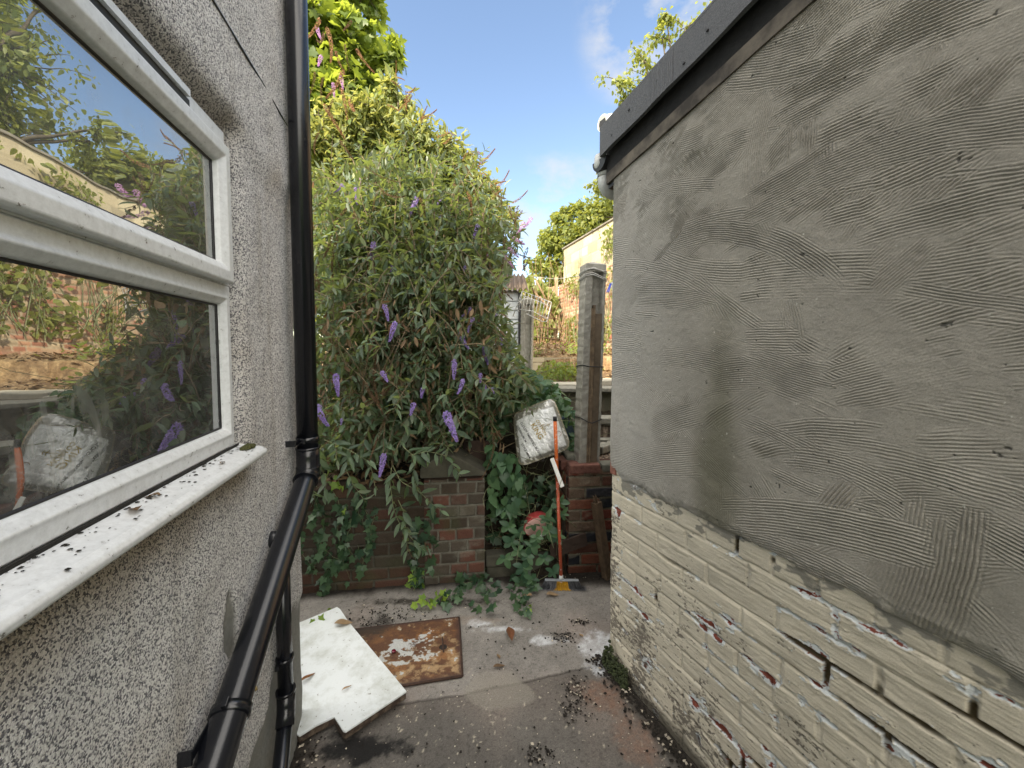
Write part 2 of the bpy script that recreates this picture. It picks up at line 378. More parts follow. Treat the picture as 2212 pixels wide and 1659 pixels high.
# end face, back of the wall and the building's volume
mb_ = MB()
def lbox(mbx, s0, s1, o0, o1, z0, z1):
    c = [LW(s, o, z) for z in (z0, z1) for s, o in ((s0, o0), (s1, o0), (s1, o1), (s0, o1))]
    v = [mbx.bm.verts.new(p) for p in c]
    for q in ((0, 1, 2, 3), (7, 6, 5, 4), (0, 4, 5, 1), (1, 5, 6, 2), (2, 6, 7, 3), (3, 7, 4, 0)): mbx.bm.faces.new([v[k] for k in q])
lbox(mb_, .004, W0, -3.2, -.05, 0, 4.036); lbox(mb_, W0, W1, -3.2, -.09, 0, 4.036); lbox(mb_, W1, 2.449, -3.2, -.05, 0, 4.036)
shell = mb_.build('end_wall', simple('cement_face', (.26, .26, .24), .9, .3, 20), house)
mbk = MB(); lbox(mbk, .0, .0045, -.2, -.001, 0, 4.036); mbk.build('corner_render', bpy.data.materials['cement_face'], house)
# the taller rear block behind the yard
mr = MB(); lbox(mr, 2.452, 5.2, -3.2, .0, 0, 4.036); mr.build('rear_wall', bpy.data.materials['cement_face'], house)

# window
def ring(name, s0, s1, z0, z1, prof, mat, parent, hs=1.0):
    bm = bmesh.new(); loops = []
    for ins, o in prof:
        loops.append([bm.verts.new(LW(s, o, z)) for s, z in ((s0+ins*hs, z0+ins), (s1-ins*hs, z0+ins), (s1-ins*hs, z1-ins), (s0+ins*hs, z1-ins))])
    for a_, b_ in zip(loops, loops[1:]):
        for k in range(4): bm.faces.new((a_[k], a_[(k+1) % 4], b_[(k+1) % 4], b_[k]))
    bmesh.ops.recalc_face_normals(bm, faces=bm.faces)
    me = bpy.data.meshes.new(name); bm.to_mesh(me); bm.free(); me.materials.append(mat)
    o = bpy.data.objects.new(name, me); COL.objects.link(o)
    if parent: put(o, parent)
    md = o.modifiers.new('b', 'BEVEL'); md.width = .0022; md.segments = 2; md.limit_method = 'ANGLE'; md.angle_limit = .35
    return o
m, t, b = newmat('window_plastic'); M['upvc'] = m
tcx = N(t, 'ShaderNodeTexCoord'); n1 = N(t, 'ShaderNodeTexNoise'); n1.inputs['Scale'].default_value = 80; n1.inputs['Detail'].default_value = 9; n1.inputs['Roughness'].default_value = .72
t.links.new(tcx.outputs['Object'], n1.inputs['Vector'])
r = N(t, 'ShaderNodeValToRGB'); e = r.color_ramp.elements; e[0].position = .325; e[0].color = (.09, .08, .065, 1); e[1].position = .37; e[1].color = (.55, .565, .57, 1)
e2 = r.color_ramp.elements.new(.60); e2.color = (.66, .68, .69, 1)
t.links.new(n1.outputs['Fac'], r.inputs[0]); t.links.new(r.outputs[0], b.inputs['Base Color']); b.inputs['Roughness'].default_value = .3
m, t, b = newmat('window_glass'); M['glass'] = m
b.inputs['Base Color'].default_value = (.012, .014, .016, 1); b.inputs['Roughness'].default_value = .35
gl = N(t, 'ShaderNodeBsdfGlossy'); gl.inputs['Roughness'].default_value = .004; gl.inputs['Color'].default_value = (.92, .95, .95, 1)
tcx = N(t, 'ShaderNodeTexCoord'); nz = N(t, 'ShaderNodeTexNoise'); nz.inputs['Scale'].default_value = 5; t.links.new(tcx.outputs['Object'], nz.inputs['Vector'])
bp = N(t, 'ShaderNodeBump'); bp.inputs['Distance'].default_value = .0012; t.links.new(nz.outputs['Fac'], bp.inputs['Height']); t.links.new(bp.outputs[0], gl.inputs['Normal'])
ms = N(t, 'ShaderNodeMixShader'); ms.inputs[0].default_value = .38
ds = N(t, 'ShaderNodeBsdfDiffuse'); ds.inputs['Color'].default_value = (.42, .42, .40, 1)
ns = N(t, 'ShaderNodeTexNoise'); ns.inputs['Scale'].default_value = 14; ns.inputs['Detail'].default_value = 7; ns.inputs['Distortion'].default_value = 1.5
t.links.new(tcx.outputs['Object'], ns.inputs['Vector'])
rs = N(t, 'ShaderNodeValToRGB'); rs.color_ramp.elements[0].position = .45; rs.color_ramp.elements[0].color = (.02,)*3+(1,); rs.color_ramp.elements[1].position = .75; rs.color_ramp.elements[1].color = (.14,)*3+(1,)
t.links.new(ns.outputs['Fac'], rs.inputs[0])
# pale smear painted on the lower pane for the package's reflection
vd = N(t, 'ShaderNodeVectorMath', operation='DISTANCE'); refl_pos = LW(.98, -.02, 1.36); vd.inputs[1].default_value = refl_pos
t.links.new(tcx.outputs['Object'], vd.inputs[0])
refl_mask = N(t, 'ShaderNodeMapRange'); refl_mask.inputs[1].default_value = .12; refl_mask.inputs[2].default_value = .03; t.links.new(vd.outputs['Value'], refl_mask.inputs[0])
wv = N(t, 'ShaderNodeTexNoise'); wv.inputs['Scale'].default_value = 30; wv.inputs['Detail'].default_value = 4; wv.inputs['Distortion'].default_value = 1.2
mpw = N(t, 'ShaderNodeMapping'); mpw.inputs['Scale'].default_value = (1, 1, .35); mpw.inputs['Rotation'].default_value = (.5, 0, 0)
t.links.new(tcx.outputs['Object'], mpw.inputs[0]); t.links.new(mpw.outputs[0], wv.inputs['Vector'])
wr = N(t, 'ShaderNodeMapRange'); wr.inputs[1].default_value = .48; wr.inputs[2].default_value = .68; wr.inputs[4].default_value = .35; t.links.new(wv.outputs['Fac'], wr.inputs[0])
mm1 = N(t, 'ShaderNodeMath', operation='MULTIPLY'); t.links.new(refl_mask.outputs[0], mm1.inputs[0]); t.links.new(wr.outputs[0], mm1.inputs[1])
ad = N(t, 'ShaderNodeMath', operation='ADD'); t.links.new(rs.outputs[0], ad.inputs[0]); t.links.new(mm1.outputs[0], ad.inputs[1])
ms2 = N(t, 'ShaderNodeMixShader')
o_ = t.nodes['Material Output']
t.links.new(b.outputs[0], ms.inputs[1]); t.links.new(gl.outputs[0], ms.inputs[2]); t.links.new(ms.outputs[0], ms2.inputs[1]); t.links.new(ds.outputs[0], ms2.inputs[2])
t.links.new(ad.outputs[0], ms2.inputs[0]); t.links.new(ms2.outputs[0], o_.inputs[0])

win = ring('window', W0, W1, WZ0+.002, 1.658, [(0, -.06), (0, 0), (.024, 0), (.032, .003), (.046, -.008), (.049, -.018), (.049, -.03)], M['upvc'], house, .62)
tf = ring('outer_frame', W0, W1, 1.6585, WZ1+.004, [(0, -.06), (0, .0), (.036, .0), (.040, -.004), (.040, -.03)], M['upvc'], win, .45)
sash = ring('opening_sash', W0+.020, W1-.02, 1.662, 1.998, [(0, .001), (0, .017), (.004, .021), (.028, .021), (.046, .010), (.050, -.004), (.050, -.015)], M['upvc'], win, .85)
vt = MB(); lbox(vt, .68, 1.9, .001, .013, 2.026, 2.040); vt.build('vent_trim', M['upvc'], win); vs_ = MB(); lbox(vs_, .67, 1.9, .0005, .006, 2.008, 2.0245); vs_.build('dark_slot', M['rubber'], win)
def pane(name, s0, s1, z0, z1, o):
    g = MB(); lbox(g, s0, s1, o-.02, o, z0, z1); return g.build(name, M['glass'], win)
pane('glass_pane', W0+.022, W1-.022, 1.248+.040, 1.658-.040, -.018)
pane('glass_pane', W0+.05, W1-.05, 1.662+.040, 1.998-.040, -.004)
def gask(name, s0, s1, z0, z1, o): 
    return ring(name, s0, s1, z0, z1, [(0, o-.012), (0, o+.003), (.003, o+.0025), (.0045, o)], M['rubber'], win)
gask('glazing_seal', W0+.0295, W1-.0295, 1.248+.0485, 1.658-.0485, -.0175)
gask('glazing_seal', W0+.0620, W1-.0620, 1.662+.0495, 1.998-.0495, -.0035)
# sill with a rounded nose
sb = bmesh.new(); prof = [(-.05, 1.243), (.001, 1.242), (.050, 1.232), (.060, 1.227), (.064, 1.220), (.063, 1.212), (.058, 1.207), (.050, 1.205), (.046, 1.213), (.0, 1.214), (-.05, 1.214)]
e0 = [sb.verts.new(LW(.470, o, z)) for o, z in prof]; e1 = [sb.verts.new(LW(2.0, o, z)) for o, z in prof]
sb.faces.new(e0); sb.faces.new(e1[::-1])
for k in range(len(prof)): sb.faces.new((e0[k], e1[k], e1[(k+1) % len(prof)], e0[(k+1) % len(prof)]))
bmesh.ops.recalc_face_normals(sb, faces=sb.faces); me = bpy.data.meshes.new('window_sill'); sb.to_mesh(me); sb.free(); me.materials.append(M['upvc'])
sill = bpy.data.objects.new('window_sill', me); COL.objects.link(sill); put(sill, win)
md = sill.modifiers.new('b', 'BEVEL'); md.width = .002; md.segments = 2; md.limit_method = 'ANGLE'
dl = MB(); lbox(dl, .49, 1.95, .0, .0035, 1.2415, 1.2475); dl.build('grime_line', simple('grime', (.012, .011, .009), .95, .4, 60, .003), win)

# moss and debris on the sill
mo = bmesh.new()
for k in range(260):
    a_ = random.uniform(0, 6.28); rr = random.random()**.6
    c = LW(.505+.030*rr*math.cos(a_), .030+.014*rr*math.sin(a_), 1.2385+.008*(1-rr))
    bmesh.ops.create_icosphere(mo, subdivisions=1, radius=random.uniform(.0018, .0036), matrix=Matrix.Translation(c))
me = bpy.data.meshes.new('moss_clump'); mo.to_mesh(me); mo.free(); me.materials.append(simple('moss', (.022, .026, .008), .95, .5, 80, .002, col2=(.075, .075, .02)))
o = bpy.data.objects.new('moss_clump', me); COL.objects.link(o); tag(o, 'dark green moss clump at the far end of the white window sill', 'moss')

# crumbs of dirt and flaked paint on the sill
_r = np.random.default_rng(33); _V = []; _F = []; _c = []
for k in range(150):
    p = np.array(LW(_r.uniform(.5, 1.3), .004+abs(_r.normal(0, .011)) if k < 110 else _r.uniform(.01, .055), 0)); oo = (p[0]-A[0])*LN[0]+(p[1]-A[1])*LN[1]; p[2] = 1.2425-.0095*max(oo, 0)/.05+.0008
    r_ = _r.uniform(.0008, .0032); a_ = _r.uniform(0, 6.28); b0 = len(_V)
    for q in range(5): _V.append(p+np.array((math.cos(a_+q*1.257)*r_*_r.uniform(.6, 1.6), math.sin(a_+q*1.257)*r_*_r.uniform(.6, 1.6), 0)))
    _V.append(p+np.array((0, 0, r_*.5)))
    for q in range(5): _F.append((b0+q, b0+(q+1) % 5, b0+5))
o = np_mesh('sill_dirt', np.array(_V), [np.array(_F)], bpy.data.materials['grime'], smooth=False); tag(o, 'dark crumbs of dirt scattered along the white window sill', 'dirt', kind='stuff')
# cable along the wall
cb = MB(); cb.tube([LW(-.004, -.03, 2.30), LW(0.0, .022, 2.30), LW(.3, .028, 2.292), LW(.7, .026, 2.288), LW(1.3, .028, 2.284), LW(2.4, .026, 2.28)], .0035, 6)
o = cb.build('cable', M['black_plastic']); tag(o, 'thin black cable clipped straight along the pebbledash above the window', 'cable')

# black drainpipes
dp = empty('downpipe', LW(.096, .07, 0), 'black plastic downpipe at the house corner turning into a long diagonal run', 'drainpipe')
top_c = LW(.096, .07, 0)
def at_s(s, o, z): return LW(s, o, z)
p_ = MB(); p_.tube([at_s(.096, .07, 4.0), at_s(.096, .07, 1.10)], .0355, 28); p_.build('upright_pipe', M['black_plastic'], dp)
p_ = MB(); p_.tube([at_s(.096, .07, 1.135), at_s(.096, .07, 1.10), at_s(.096, .07, 1.06), at_s(.11, .07, 1.035)], .0395, 28)
p_.tube([at_s(.096, .07, 1.062), at_s(.096, .07, 1.056)], .042, 28); p_.tube([at_s(.096, .07, 1.134), at_s(.096, .07, 1.128)], .0415, 28); p_.build('pipe_socket', M['black_plastic'], dp)
dv = (LW(.77, .07, .70)-LW(.105, .07, 1.03))
d0 = LW(.105, .07, 1.035)
p_ = MB(); p_.tube([d0+dv*(k/12) for k in range(0, 22)], .0355, 28); p_.build('diagonal_pipe', M['black_plastic'], dp)
p_ = MB(); p_.tube([d0-dv*.02, d0+dv*.01, d0+dv*.045], .040, 28); p_.tube([d0+dv*.043, d0+dv*.05], .0425, 28); p_.build('elbow', M['black_plastic'], dp)
def bracket(c, d, name='pipe_bracket'):
    b_ = MB(); d = d.normalized()
    b_.tube([c-d*.009, c+d*.009], .0395, 28)
    nrm = Vector(LN); side = d.cross(nrm).normalized()
    rot = Matrix((side, nrm, d)).transposed()
    b_.box(c+side*.040, (.022, .010, .018), rot, .001); b_.box(c-side*.040, (.018, .010, .018), rot, .001)
    return b_
b1 = bracket(LW(.096, .07, 1.165), Vector((0, 0, 1)))
rot = Matrix((Vector(LC), Vector(LN), Vector((0, 0, 1)))).transposed()
b1.box(LW(.148, .05, 1.165), (.05, .004, .016), rot, .001); b1.box(LW(.172, .034, 1.165), (.004, .035, .022), rot, .001); b1.build('pipe_bracket', M['black_plastic'], dp)
cB = d0+dv*.955
b2 = bracket(cB, dv); b2.box(cB-Vector(LN)*.030+Vector(LC)*.050, (.075, .003, .020), rot, .001); b2.box(LW(.0, 0, 0)+(cB-LW(0, 0, 0))-Vector(LN)*.045+Vector(LC)*.088, (.004, .034, .030), rot, .001)
b2.build('pipe_bracket', M['black_plastic'], dp)
sc = MB(); sc.tube([cB+Vector(LN)*.030-Vector(LC)*.038+Vector((0, 0, .01)), cB+Vector(LN)*.036-Vector(LC)*.041+Vector((0, 0, .012))], .006, 12); sc.build('bracket_screw', simple('brass', (.35, .26, .12), .4, .2, metal=.8), dp)

wp = empty('waste_pipe', LW(.325, .045, 0), 'thinner black waste pipe standing behind the diagonal pipe', 'drainpipe')
p_ = MB(); p_.tube([LW(.325, .045, .86), LW(.325, .045, .37)], .022, 20); p_.build('upright_pipe', M['black_plastic'], wp)
p_ = MB(); p_.tube([LW(.325, .045, .87), LW(.325, .045, .885), LW(.325, .03, .90), LW(.325, -.02, .905)], .025, 16); p_.build('elbow', M['black_plastic'], wp)
p_ = MB(); p_.tube([LW(.325, .045, .40), LW(.325, .045, .36), LW(.335, .047, .335), LW(.36, .05, .31)], .0265, 20); p_.tube([LW(.325, .045, .405), LW(.325, .045, .395)], .029, 20); p_.build('elbow', M['black_plastic'], wp)
p_ = MB(); p_.tube([LW(.345, .048, .33), LW(.55, .07, .12), LW(.62, .08, .02)], .022, 20); p_.build('lower_pipe', M['black_plastic'], wp)
b3 = MB(); b3.tube([LW(.325, .045, .515), LW(.325, .045, .50)], .026, 20); b3.box(LW(.352, .035, .508), (.03, .012, .016), rot, .001); b3.build('pipe_bracket', M['black_plastic'], wp)

# ================================================================ RIGHT OUTBUILDING
B = np.array((.461, 1.773, 0.)); RU = np.array((.3958, -.9183, 0)); RN = np.array((-.9183, -.3958, 0))
def RW(u, o, z): return Vector(B + RU*u + RN*o + np.array((0, 0, z)))
SL = .162                                           # roof fall per metre along the wall
outb = empty('outbuilding', RW(0, 0, 0), 'outbuilding with combed cement render over flaking cream painted brick', 'outbuilding')
# painted brick lower part
UL = 1.75
n, m_ = 800, 470
uu, vv = np.meshgrid(np.linspace(0, UL, n), np.linspace(0, 1.03, m_), indexing='ij')
bh, blen = .0765, .232
wu = uu+.006*fbm(uu*7, vv*7, 103, 3); wv_ = vv+.005*fbm(uu*5+9, vv*5, 105, 3)
row = np.floor(wv_/bh).astype(int)
hdr = (row % 5 == 1)
blr = np.where(hdr, blen/2, blen); offx = np.where(row % 2 == 0, .02, blen/2+.02)
rr_ = (np.sin(row*12.9898)*43758.5) % 1; offx = offx+rr_*.05
cx = (wu+offx)/blr; bi = np.floor(cx).astype(int); fx = (cx-bi)*blr; fy = wv_-row*bh
rnd = (np.sin(bi*127.1+row*311.7)*43758.5453) % 1; rnd2 = (np.sin(bi*69.5+row*183.3)*28001.8) % 1
dv_ = np.minimum(fy, bh-fy); du_ = np.minimum(fx, blr-fx)
jn = fbm(uu*26, vv*26, 107, 3)
d = np.minimum(du_-.005, dv_-.0045)+.0030*jn
round_ = sstep(-.003, .006, d)
near = sstep(.35, 1.1, uu)                          # joints are washed out deeper towards the near end
open_j = sstep(.22, .5, fbm(uu*3.2+3, vv*9+1, 109, 4)+.28*near-.15)
depth = .0030+.0080*open_j
h = -depth*(1-round_)+.0022*fbm(uu*18, vv*30, 111, 4)+.0035*(rnd-.5)
h += .0006*fbm(uu*22, vv*330, 113, 3)               # brush lines
flaky = sstep(.55, .0, vv-.28*(1-uu/1.2)+.12*fbm(uu*6, vv*6, 115, 3))
p1 = fbm(uu*16, vv*34, 121, 6, .6)
p2 = fbm(uu*7+31, vv*17, 131, 6, .6)
edge_prox = np.exp(-np.maximum(d, 0)/.009)
lost = p1*.75+p2*.65+.24*edge_prox+.12*near*edge_prox+.06*flaky+.10*open_j*edge_prox
l_top = sstep(.465, .48, lost)                      # top coat gone -> white undercoat
l_all = sstep(.665, .68, lost)                      # bare red brick
# fine vertical flecks of lost paint on the damp lower courses and the far corner
fl = fbm(uu*70, vv*130, 141, 4, .65)+.55*fbm(uu*9, vv*9, 145, 3); fleck = sstep(.48, .58, fl+.50*flaky+.22*sstep(.16, .0, uu)-.12)
cream = np.array((.56, .51, .405)); c = cream*(1+.10*fbm(uu*5, vv*5, 151, 4)+.05*(rnd-.5))[..., None]
c = lerp(c, np.array((.44, .40, .32)), sstep(0, .6, fbm(uu*11, vv*11, 153, 4))*.5)
c = lerp(c, np.array((.56, .52, .43)), sstep(.3, .9, fbm(uu*30, vv*30, 155, 3))*.6)
c = lerp(c, np.array((.62, .65, .65)), l_top)
redc = np.array((.20, .052, .034))*(1+.4*fbm(uu*40, vv*40, 157, 3))[..., None]
c = lerp(c, redc, l_all)
c = lerp(c, np.array((.11, .095, .08)), fleck*.8)
jm = (1-round_)*open_j*sstep(.2, .5, p2*.5+.5+.2*near-.05)
c = lerp(c, np.array((.085, .065, .035)), np.clip(jm*1.2, 0, 1))
smear = sstep(.35, .5, fbm(uu*20, vv*45, 159, 4)+.5*sstep(.80, .90, vv)-.18)*sstep(.76, .84, vv); c = lerp(c, np.array((.17, .165, .145)), smear*.8)
base_d = sstep(.085, .03, vv+.03*fbm(uu*12, vv*12, 161, 3)); c = lerp(c, np.array((.045, .038, .028)), base_d*.8)
cor = sstep(.03, .0, uu)*sstep(.91, .93, vv); c = lerp(c, np.array((.24, .075, .05)), cor)
h += .0011*fbm(uu*5, vv*46, 165, 4, .6)+.0022*np.exp(-((lost-.455)/.018)**2)+.0006*sstep(.02, .06, np.abs(fbm(uu*6+9, vv*17, 167, 4)))
h += .0012*(1-l_top)-.0008*l_all-.0012*fleck
h -= .010*np.exp(-(uu/.010)**2)+.004*np.exp(-(uu/.02)**2)*fbm(vv*25, vv*3, 163, 3)
V = B+uu[..., None]*RU+h[..., None]*RN; V[..., 2] = vv
np_mesh('painted_brickwork', V.reshape(-1, 3), [grid_faces(n, m_)], M['painted_brick'], outb, c.reshape(-1, 3))

# combed cement coat above
n, m_ = 1000, 1150
ZR0, ZR1 = .84, 2.66
uu, vv = np.meshgrid(np.linspace(0, UL, n), np.linspace(ZR0, ZR1, m_), indexing='ij')
uu = uu.astype(np.float32); vv = vv.astype(np.float32)
H_ = .0010*fbm(uu*9, vv*9, 201, 4); comb = np.zeros_like(uu)
R2 = np.random.default_rng(41)
wob = .006*fbm(uu*7, vv*7, 211, 3)+.0012*fbm(uu*45, vv*45, 217, 2)
strokes = []
AMPN = np.clip(.85+.75*fbm(uu*11, vv*11, 219, 5, .6), .15, 1.5)
for k in range(420):
    strokes.append((R2.uniform(-.1, UL), R2.uniform(ZR0, ZR1)))
for k, (pu, pv) in enumerate(strokes):
    R_ = R2.uniform(.35, 2.0)*(1 if R2.random() < .75 else -1)
    ang = R2.normal(0, .38)+(-.12 if pu > .8 else -.35)*(1 if pv < 1.9 else -.6)
    if R2.random() < .24: ang += R2.uniform(.7, 1.9)
    wd = R2.uniform(.05, .17); ln = R2.uniform(.12, .50); per = R2.uniform(.0060, .0082)
    # centre of the arc lies perpendicular to the stroke direction
    cu = pu-math.sin(ang)*R_*-1; cv = pv-math.cos(ang)*R_
    rr = np.hypot(uu-cu, vv-cv)+wob; Ra = abs(R_)
    th = np.arctan2(vv-cv, uu-cu); t0_ = math.atan2(pv-cv, pu-cu)
    dt = np.abs((th-t0_+math.pi) % (2*math.pi)-math.pi)*Ra
    inside = (np.abs(rr-Ra) < wd/2) & (dt < ln/2)
    if not inside.any(): continue
    edge = .85*sstep(0, .028, wd/2-np.abs(rr-Ra))*sstep(0, .06, ln/2-dt+.04*vn(rr*60, dt*0+k, 221))
    smooth_ = R2.random() < .24
    ph = (rr/per) % 1
    rid = (np.abs(ph-.5)*2)**.8
    hh = (rid-.55)*(R2.uniform(.0030, .0054) if not smooth_ else .0003)+.0006
    hh = hh*AMPN; H_ = np.where(inside, H_*(1-edge)+hh*edge, H_); comb = np.where(inside, comb*(1-edge)+(0 if smooth_ else 1)*edge, comb)
Hs = .0045*fbm(uu*3.0, vv*3.0, 231, 4)+.0008*fbm(uu*70, vv*70, 235, 3)
zb = .905+.012*fbm(uu[:, :1]*9+2, uu[:, :1]*0, 241, 4)+.016*np.floor(2*(.5+.5*fbm(uu[:, :1]*4, uu[:, :1]*0+5, 243, 2)))/2 + .035*sstep(.10, .02, uu[:, :1])-.02*sstep(.7, 1.2, uu[:, :1])
ed = np.clip((vv-zb)/.03, 0, 1)
off = .0105*ed**.5+H_+Hs
off += .004*sstep(.06, .0, vv-zb)*fbm(uu*45, vv*45, 251, 3)
off -= .008*np.exp(-(uu/.009)**2)
pits = sstep(.70, .76, fbm(uu*60, vv*60, 261, 3)); off -= .0018*pits
c = np.array((.31, .29, .25))*(1+.24*fbm(uu*3, vv*3, 271, 5, .6)+.10*fbm(uu*22, vv*22, 273, 4))[..., None]
c = lerp(c, np.array((.37, .355, .32)), (1-comb)*.15)
mossy = sstep(-.1, 1.1, fbm(uu*3.2+8, vv*1.3, 275, 4)+.75*np.exp(-((uu-.56)/.10)**2)*sstep(2.0, 1.5, vv)+.2*np.exp(-((uu-.62)/.2)**2)-.1)
c = lerp(c, np.array((.125, .12, .075)), mossy*.8)
c = lerp(c, np.array((.15, .14, .12)), sstep(-.1, 1.0, fbm(uu*2.2+3, vv*2.6, 277, 5))*.38)
c = lerp(c, np.array((.42, .41, .385)), (sstep(.5, .1, uu)*.5))
c = lerp(c, np.array((.03, .03, .028)), pits*.7)
spk = sstep(.80, .86, fbm(uu*120, vv*120, 281, 2)); c = lerp(c, np.array((.6, .58, .52)), spk*.8)
V = B+uu[..., None]*RU+off[..., None]*RN; V[..., 2] = vv
ztop = 2.25+SL*uu
keep = ((vv > zb) & (vv < ztop))[:-1, :-1]
np_mesh('combed_render', V.reshape(-1, 3), [grid_faces(n, m_, keep)], M['render_coat'], outb, c.reshape(-1, 3))
# building volume behind
bm = bmesh.new()
pts = [RW(.006, -.012, 0), RW(3.4, -.012, 0), RW(3.4, -2.4, 0), RW(.006, -2.4, 0)]
tp = [RW(.006, -.012, 2.25), RW(3.4, -.012, 2.25+SL*3.4), RW(3.4, -2.4, 2.25+SL*3.4), RW(.006, -2.4, 2.25)]
a_ = [bm.verts.new(p) for p in pts]; b_ = [bm.verts.new(p) for p in tp]
bm.faces.new(a_); bm.faces.new(b_)
for k in range(4): bm.faces.new((a_[k], a_[(k+1) % 4], b_[(k+1) % 4], b_[k]))
bmesh.ops.recalc_face_normals(bm, faces=bm.faces); me = bpy.data.meshes.new('wall_core'); bm.to_mesh(me); bm.free(); me.materials.append(bpy.data.materials['cement_face'])
o = bpy.data.objects.new('wall_core', me); COL.objects.link(o); put(o, outb)
# red brick showing at the corner
o = MB().box(RW(.022, -.004, .955), (.042, .02, .075), Matrix((Vector(RU), Vector(RN), Vector((0, 0, 1)))).transposed(), .006).build('corner_brick', simple('bare_red_brick', (.17, .055, .04), .95, .35, 60, .003, col2=(.30, .14, .10)), outb)
# roof: fascia board, gutter, felt verge
def slab(name, mat, u0, u1, o0, o1, zf0, zf1, parent=outb, wav=0):
    """a length of material following the roof fall; zf = heights at u=0"""
    K = 40; vs = []
    for i in range(K+1):
        u = u0+(u1-u0)*i/K; wz = wav*math.sin(i*1.7)+wav*.6*math.sin(i*.63+1)
        for o_, z in ((o0, zf0), (o1, zf0), (o1, zf1), (o0, zf1)): vs.append(RW(u, o_+(wz if o_ == o1 else 0), z+SL*u+wz*.5))
    F_ = []
    for i in range(K):
        for k in range(4): F_.append((i*4+k, i*4+(k+1) % 4, i*4+4+(k+1) % 4, i*4+4+k))
    F_.append((3, 2, 1, 0)); F_.append((K*4, K*4+1, K*4+2, K*4+3))
    return np_mesh(name, np.array([tuple(v) for v in vs]), [np.array(F_)], mat, parent, smooth=False)
fasc = simple('painted_fascia', (.045, .038, .032), .85, .5, 7, .003, col2=(.22, .19, .15), thr=(.40, .72))
slab('fascia_board', fasc, -.03, 3.4, -.02, .020, 2.251, 2.299, wav=.0004)
slab('fascia_shadow_strip', M['rubber'], -.03, 3.4, -.02, .008, 2.232, 2.2485, wav=.0008)  # black strip drawn for the shadow where the wall meets the fascia
slab('soffit_shadow_strip', simple('painted_shadow_black', (.010, .010, .010), .9, .5, 30, .003), -.04, 3.4, -.02, .012, 2.3, 2.40)  # black slab paints the shadow between felt verge and fascia
fv = slab('felt_verge', M['felt'], -.045, 3.4, .032, .048, 2.376, 2.495, wav=.0016)
ft = slab('felt_roof', M['felt'], -.05, 3.4, -2.4, .0475, 2.496, 2.506, wav=.0010)
for k, u_ in enumerate((.28, .95, 1.7)):
    slab('felt_lap', M['felt'], u_, u_+.10+.02*k, .044, .0515, 2.374, 2.4965, wav=.0008)
nail0 = None
for k in range(14):
    u_ = .05+.12*k+random.uniform(-.02, .02); z_ = 2.41+SL*u_+random.uniform(-.01, .05)
    g = MB(); g.tube([RW(u_, .046, z_), RW(u_, .0525, z_)], .0045, 8); g.build('felt_nail', M['rubber'], outb)
# gutter along the far end with its outlet and bend
gt = bmesh.new(); K = 10
ga, gb = RW(-.075, .03, 2.375), RW(-.075, -2.3, 2.355)
prev = None
for q, cen in enumerate((ga, gb)):
    rw = []
    for rr in (.052, .048):
        for k in range(K+1):
            an = math.pi+math.pi*k/K
            rw.append(gt.verts.new(cen+Vector(RU)*(-math.cos(an)*rr)*-1+Vector((0, 0, math.sin(an)*rr))))
    if prev:
        for k in range(K): gt.faces.new((prev[k], prev[k+1], rw[k+1], rw[k])); gt.faces.new((prev[K+1+k+1], prev[K+1+k], rw[K+1+k], rw[K+1+k+1]))
    else:
        cap_ = gt.faces.new(rw[:K+1])
    prev = rw
bmesh.ops.recalc_face_normals(gt, faces=gt.faces); me = bpy.data.meshes.new('gutter'); gt.to_mesh(me); gt.free(); me.materials.append(M['rubber'])
gut = bpy.data.objects.new('gutter', me); COL.objects.link(gut); put(gut, outb)
oc = P(1300, 352, 1.86)
g_ = MB(); g_.tube([oc+Vector((.006, 0, .03)), oc+Vector((.004, 0, -.012)), oc+Vector((.010, .0, -.04))], [.040, .041, .034], 18)
cpts = [P(1309, 372, 1.86), P(1306, 388, 1.86), P(1307, 400, 1.86), P(1312, 410, 1.865), P(1322, 415.5, 1.87), P(1332, 416, 1.875), P(1420, 420, 1.9)]
g_.tube(cpts, .0325, 20); g_.tube([P(1308, 366, 1.86), P(1306.5, 384, 1.86)], .0355, 20); g_.tube([P(1321, 415, 1.87), P(1334, 416, 1.876)], .0345, 20)
g_.build('gutter_outlet', M['grey_plastic'], outb)
vp = MB(); v0 = P(1303, 266, 2.0)
vp.tube([v0, P(1345, 256, 2.05)], .034, 20); vp.tube([v0+Vector((-.004, -.002, .0)), v0+Vector((.02, .01, .002))], .040, 20)
vpo = vp.build('vent_pipe', M['grey_plastic'], outb)
vq = MB(); vq.tube([v0+Vector((-.006, -.003, 0)), v0+Vector((-.0045, -.0023, 0))], .026, 20); vq.build('pipe_mouth', M['rubber'], outb)
nl = MB()
for (u_, v_) in ((3258, 5),): pass
nl.tube([RW(.83, .012, 2.295+SL*.83), RW(.83, .055, 2.285+SL*.83)], .0035, 8); nl.tube([RW(.83, .053, 2.285+SL*.83), RW(.83, .056, 2.285+SL*.83)], .007, 10)
nl.build('nail', M['rubber'], outb)
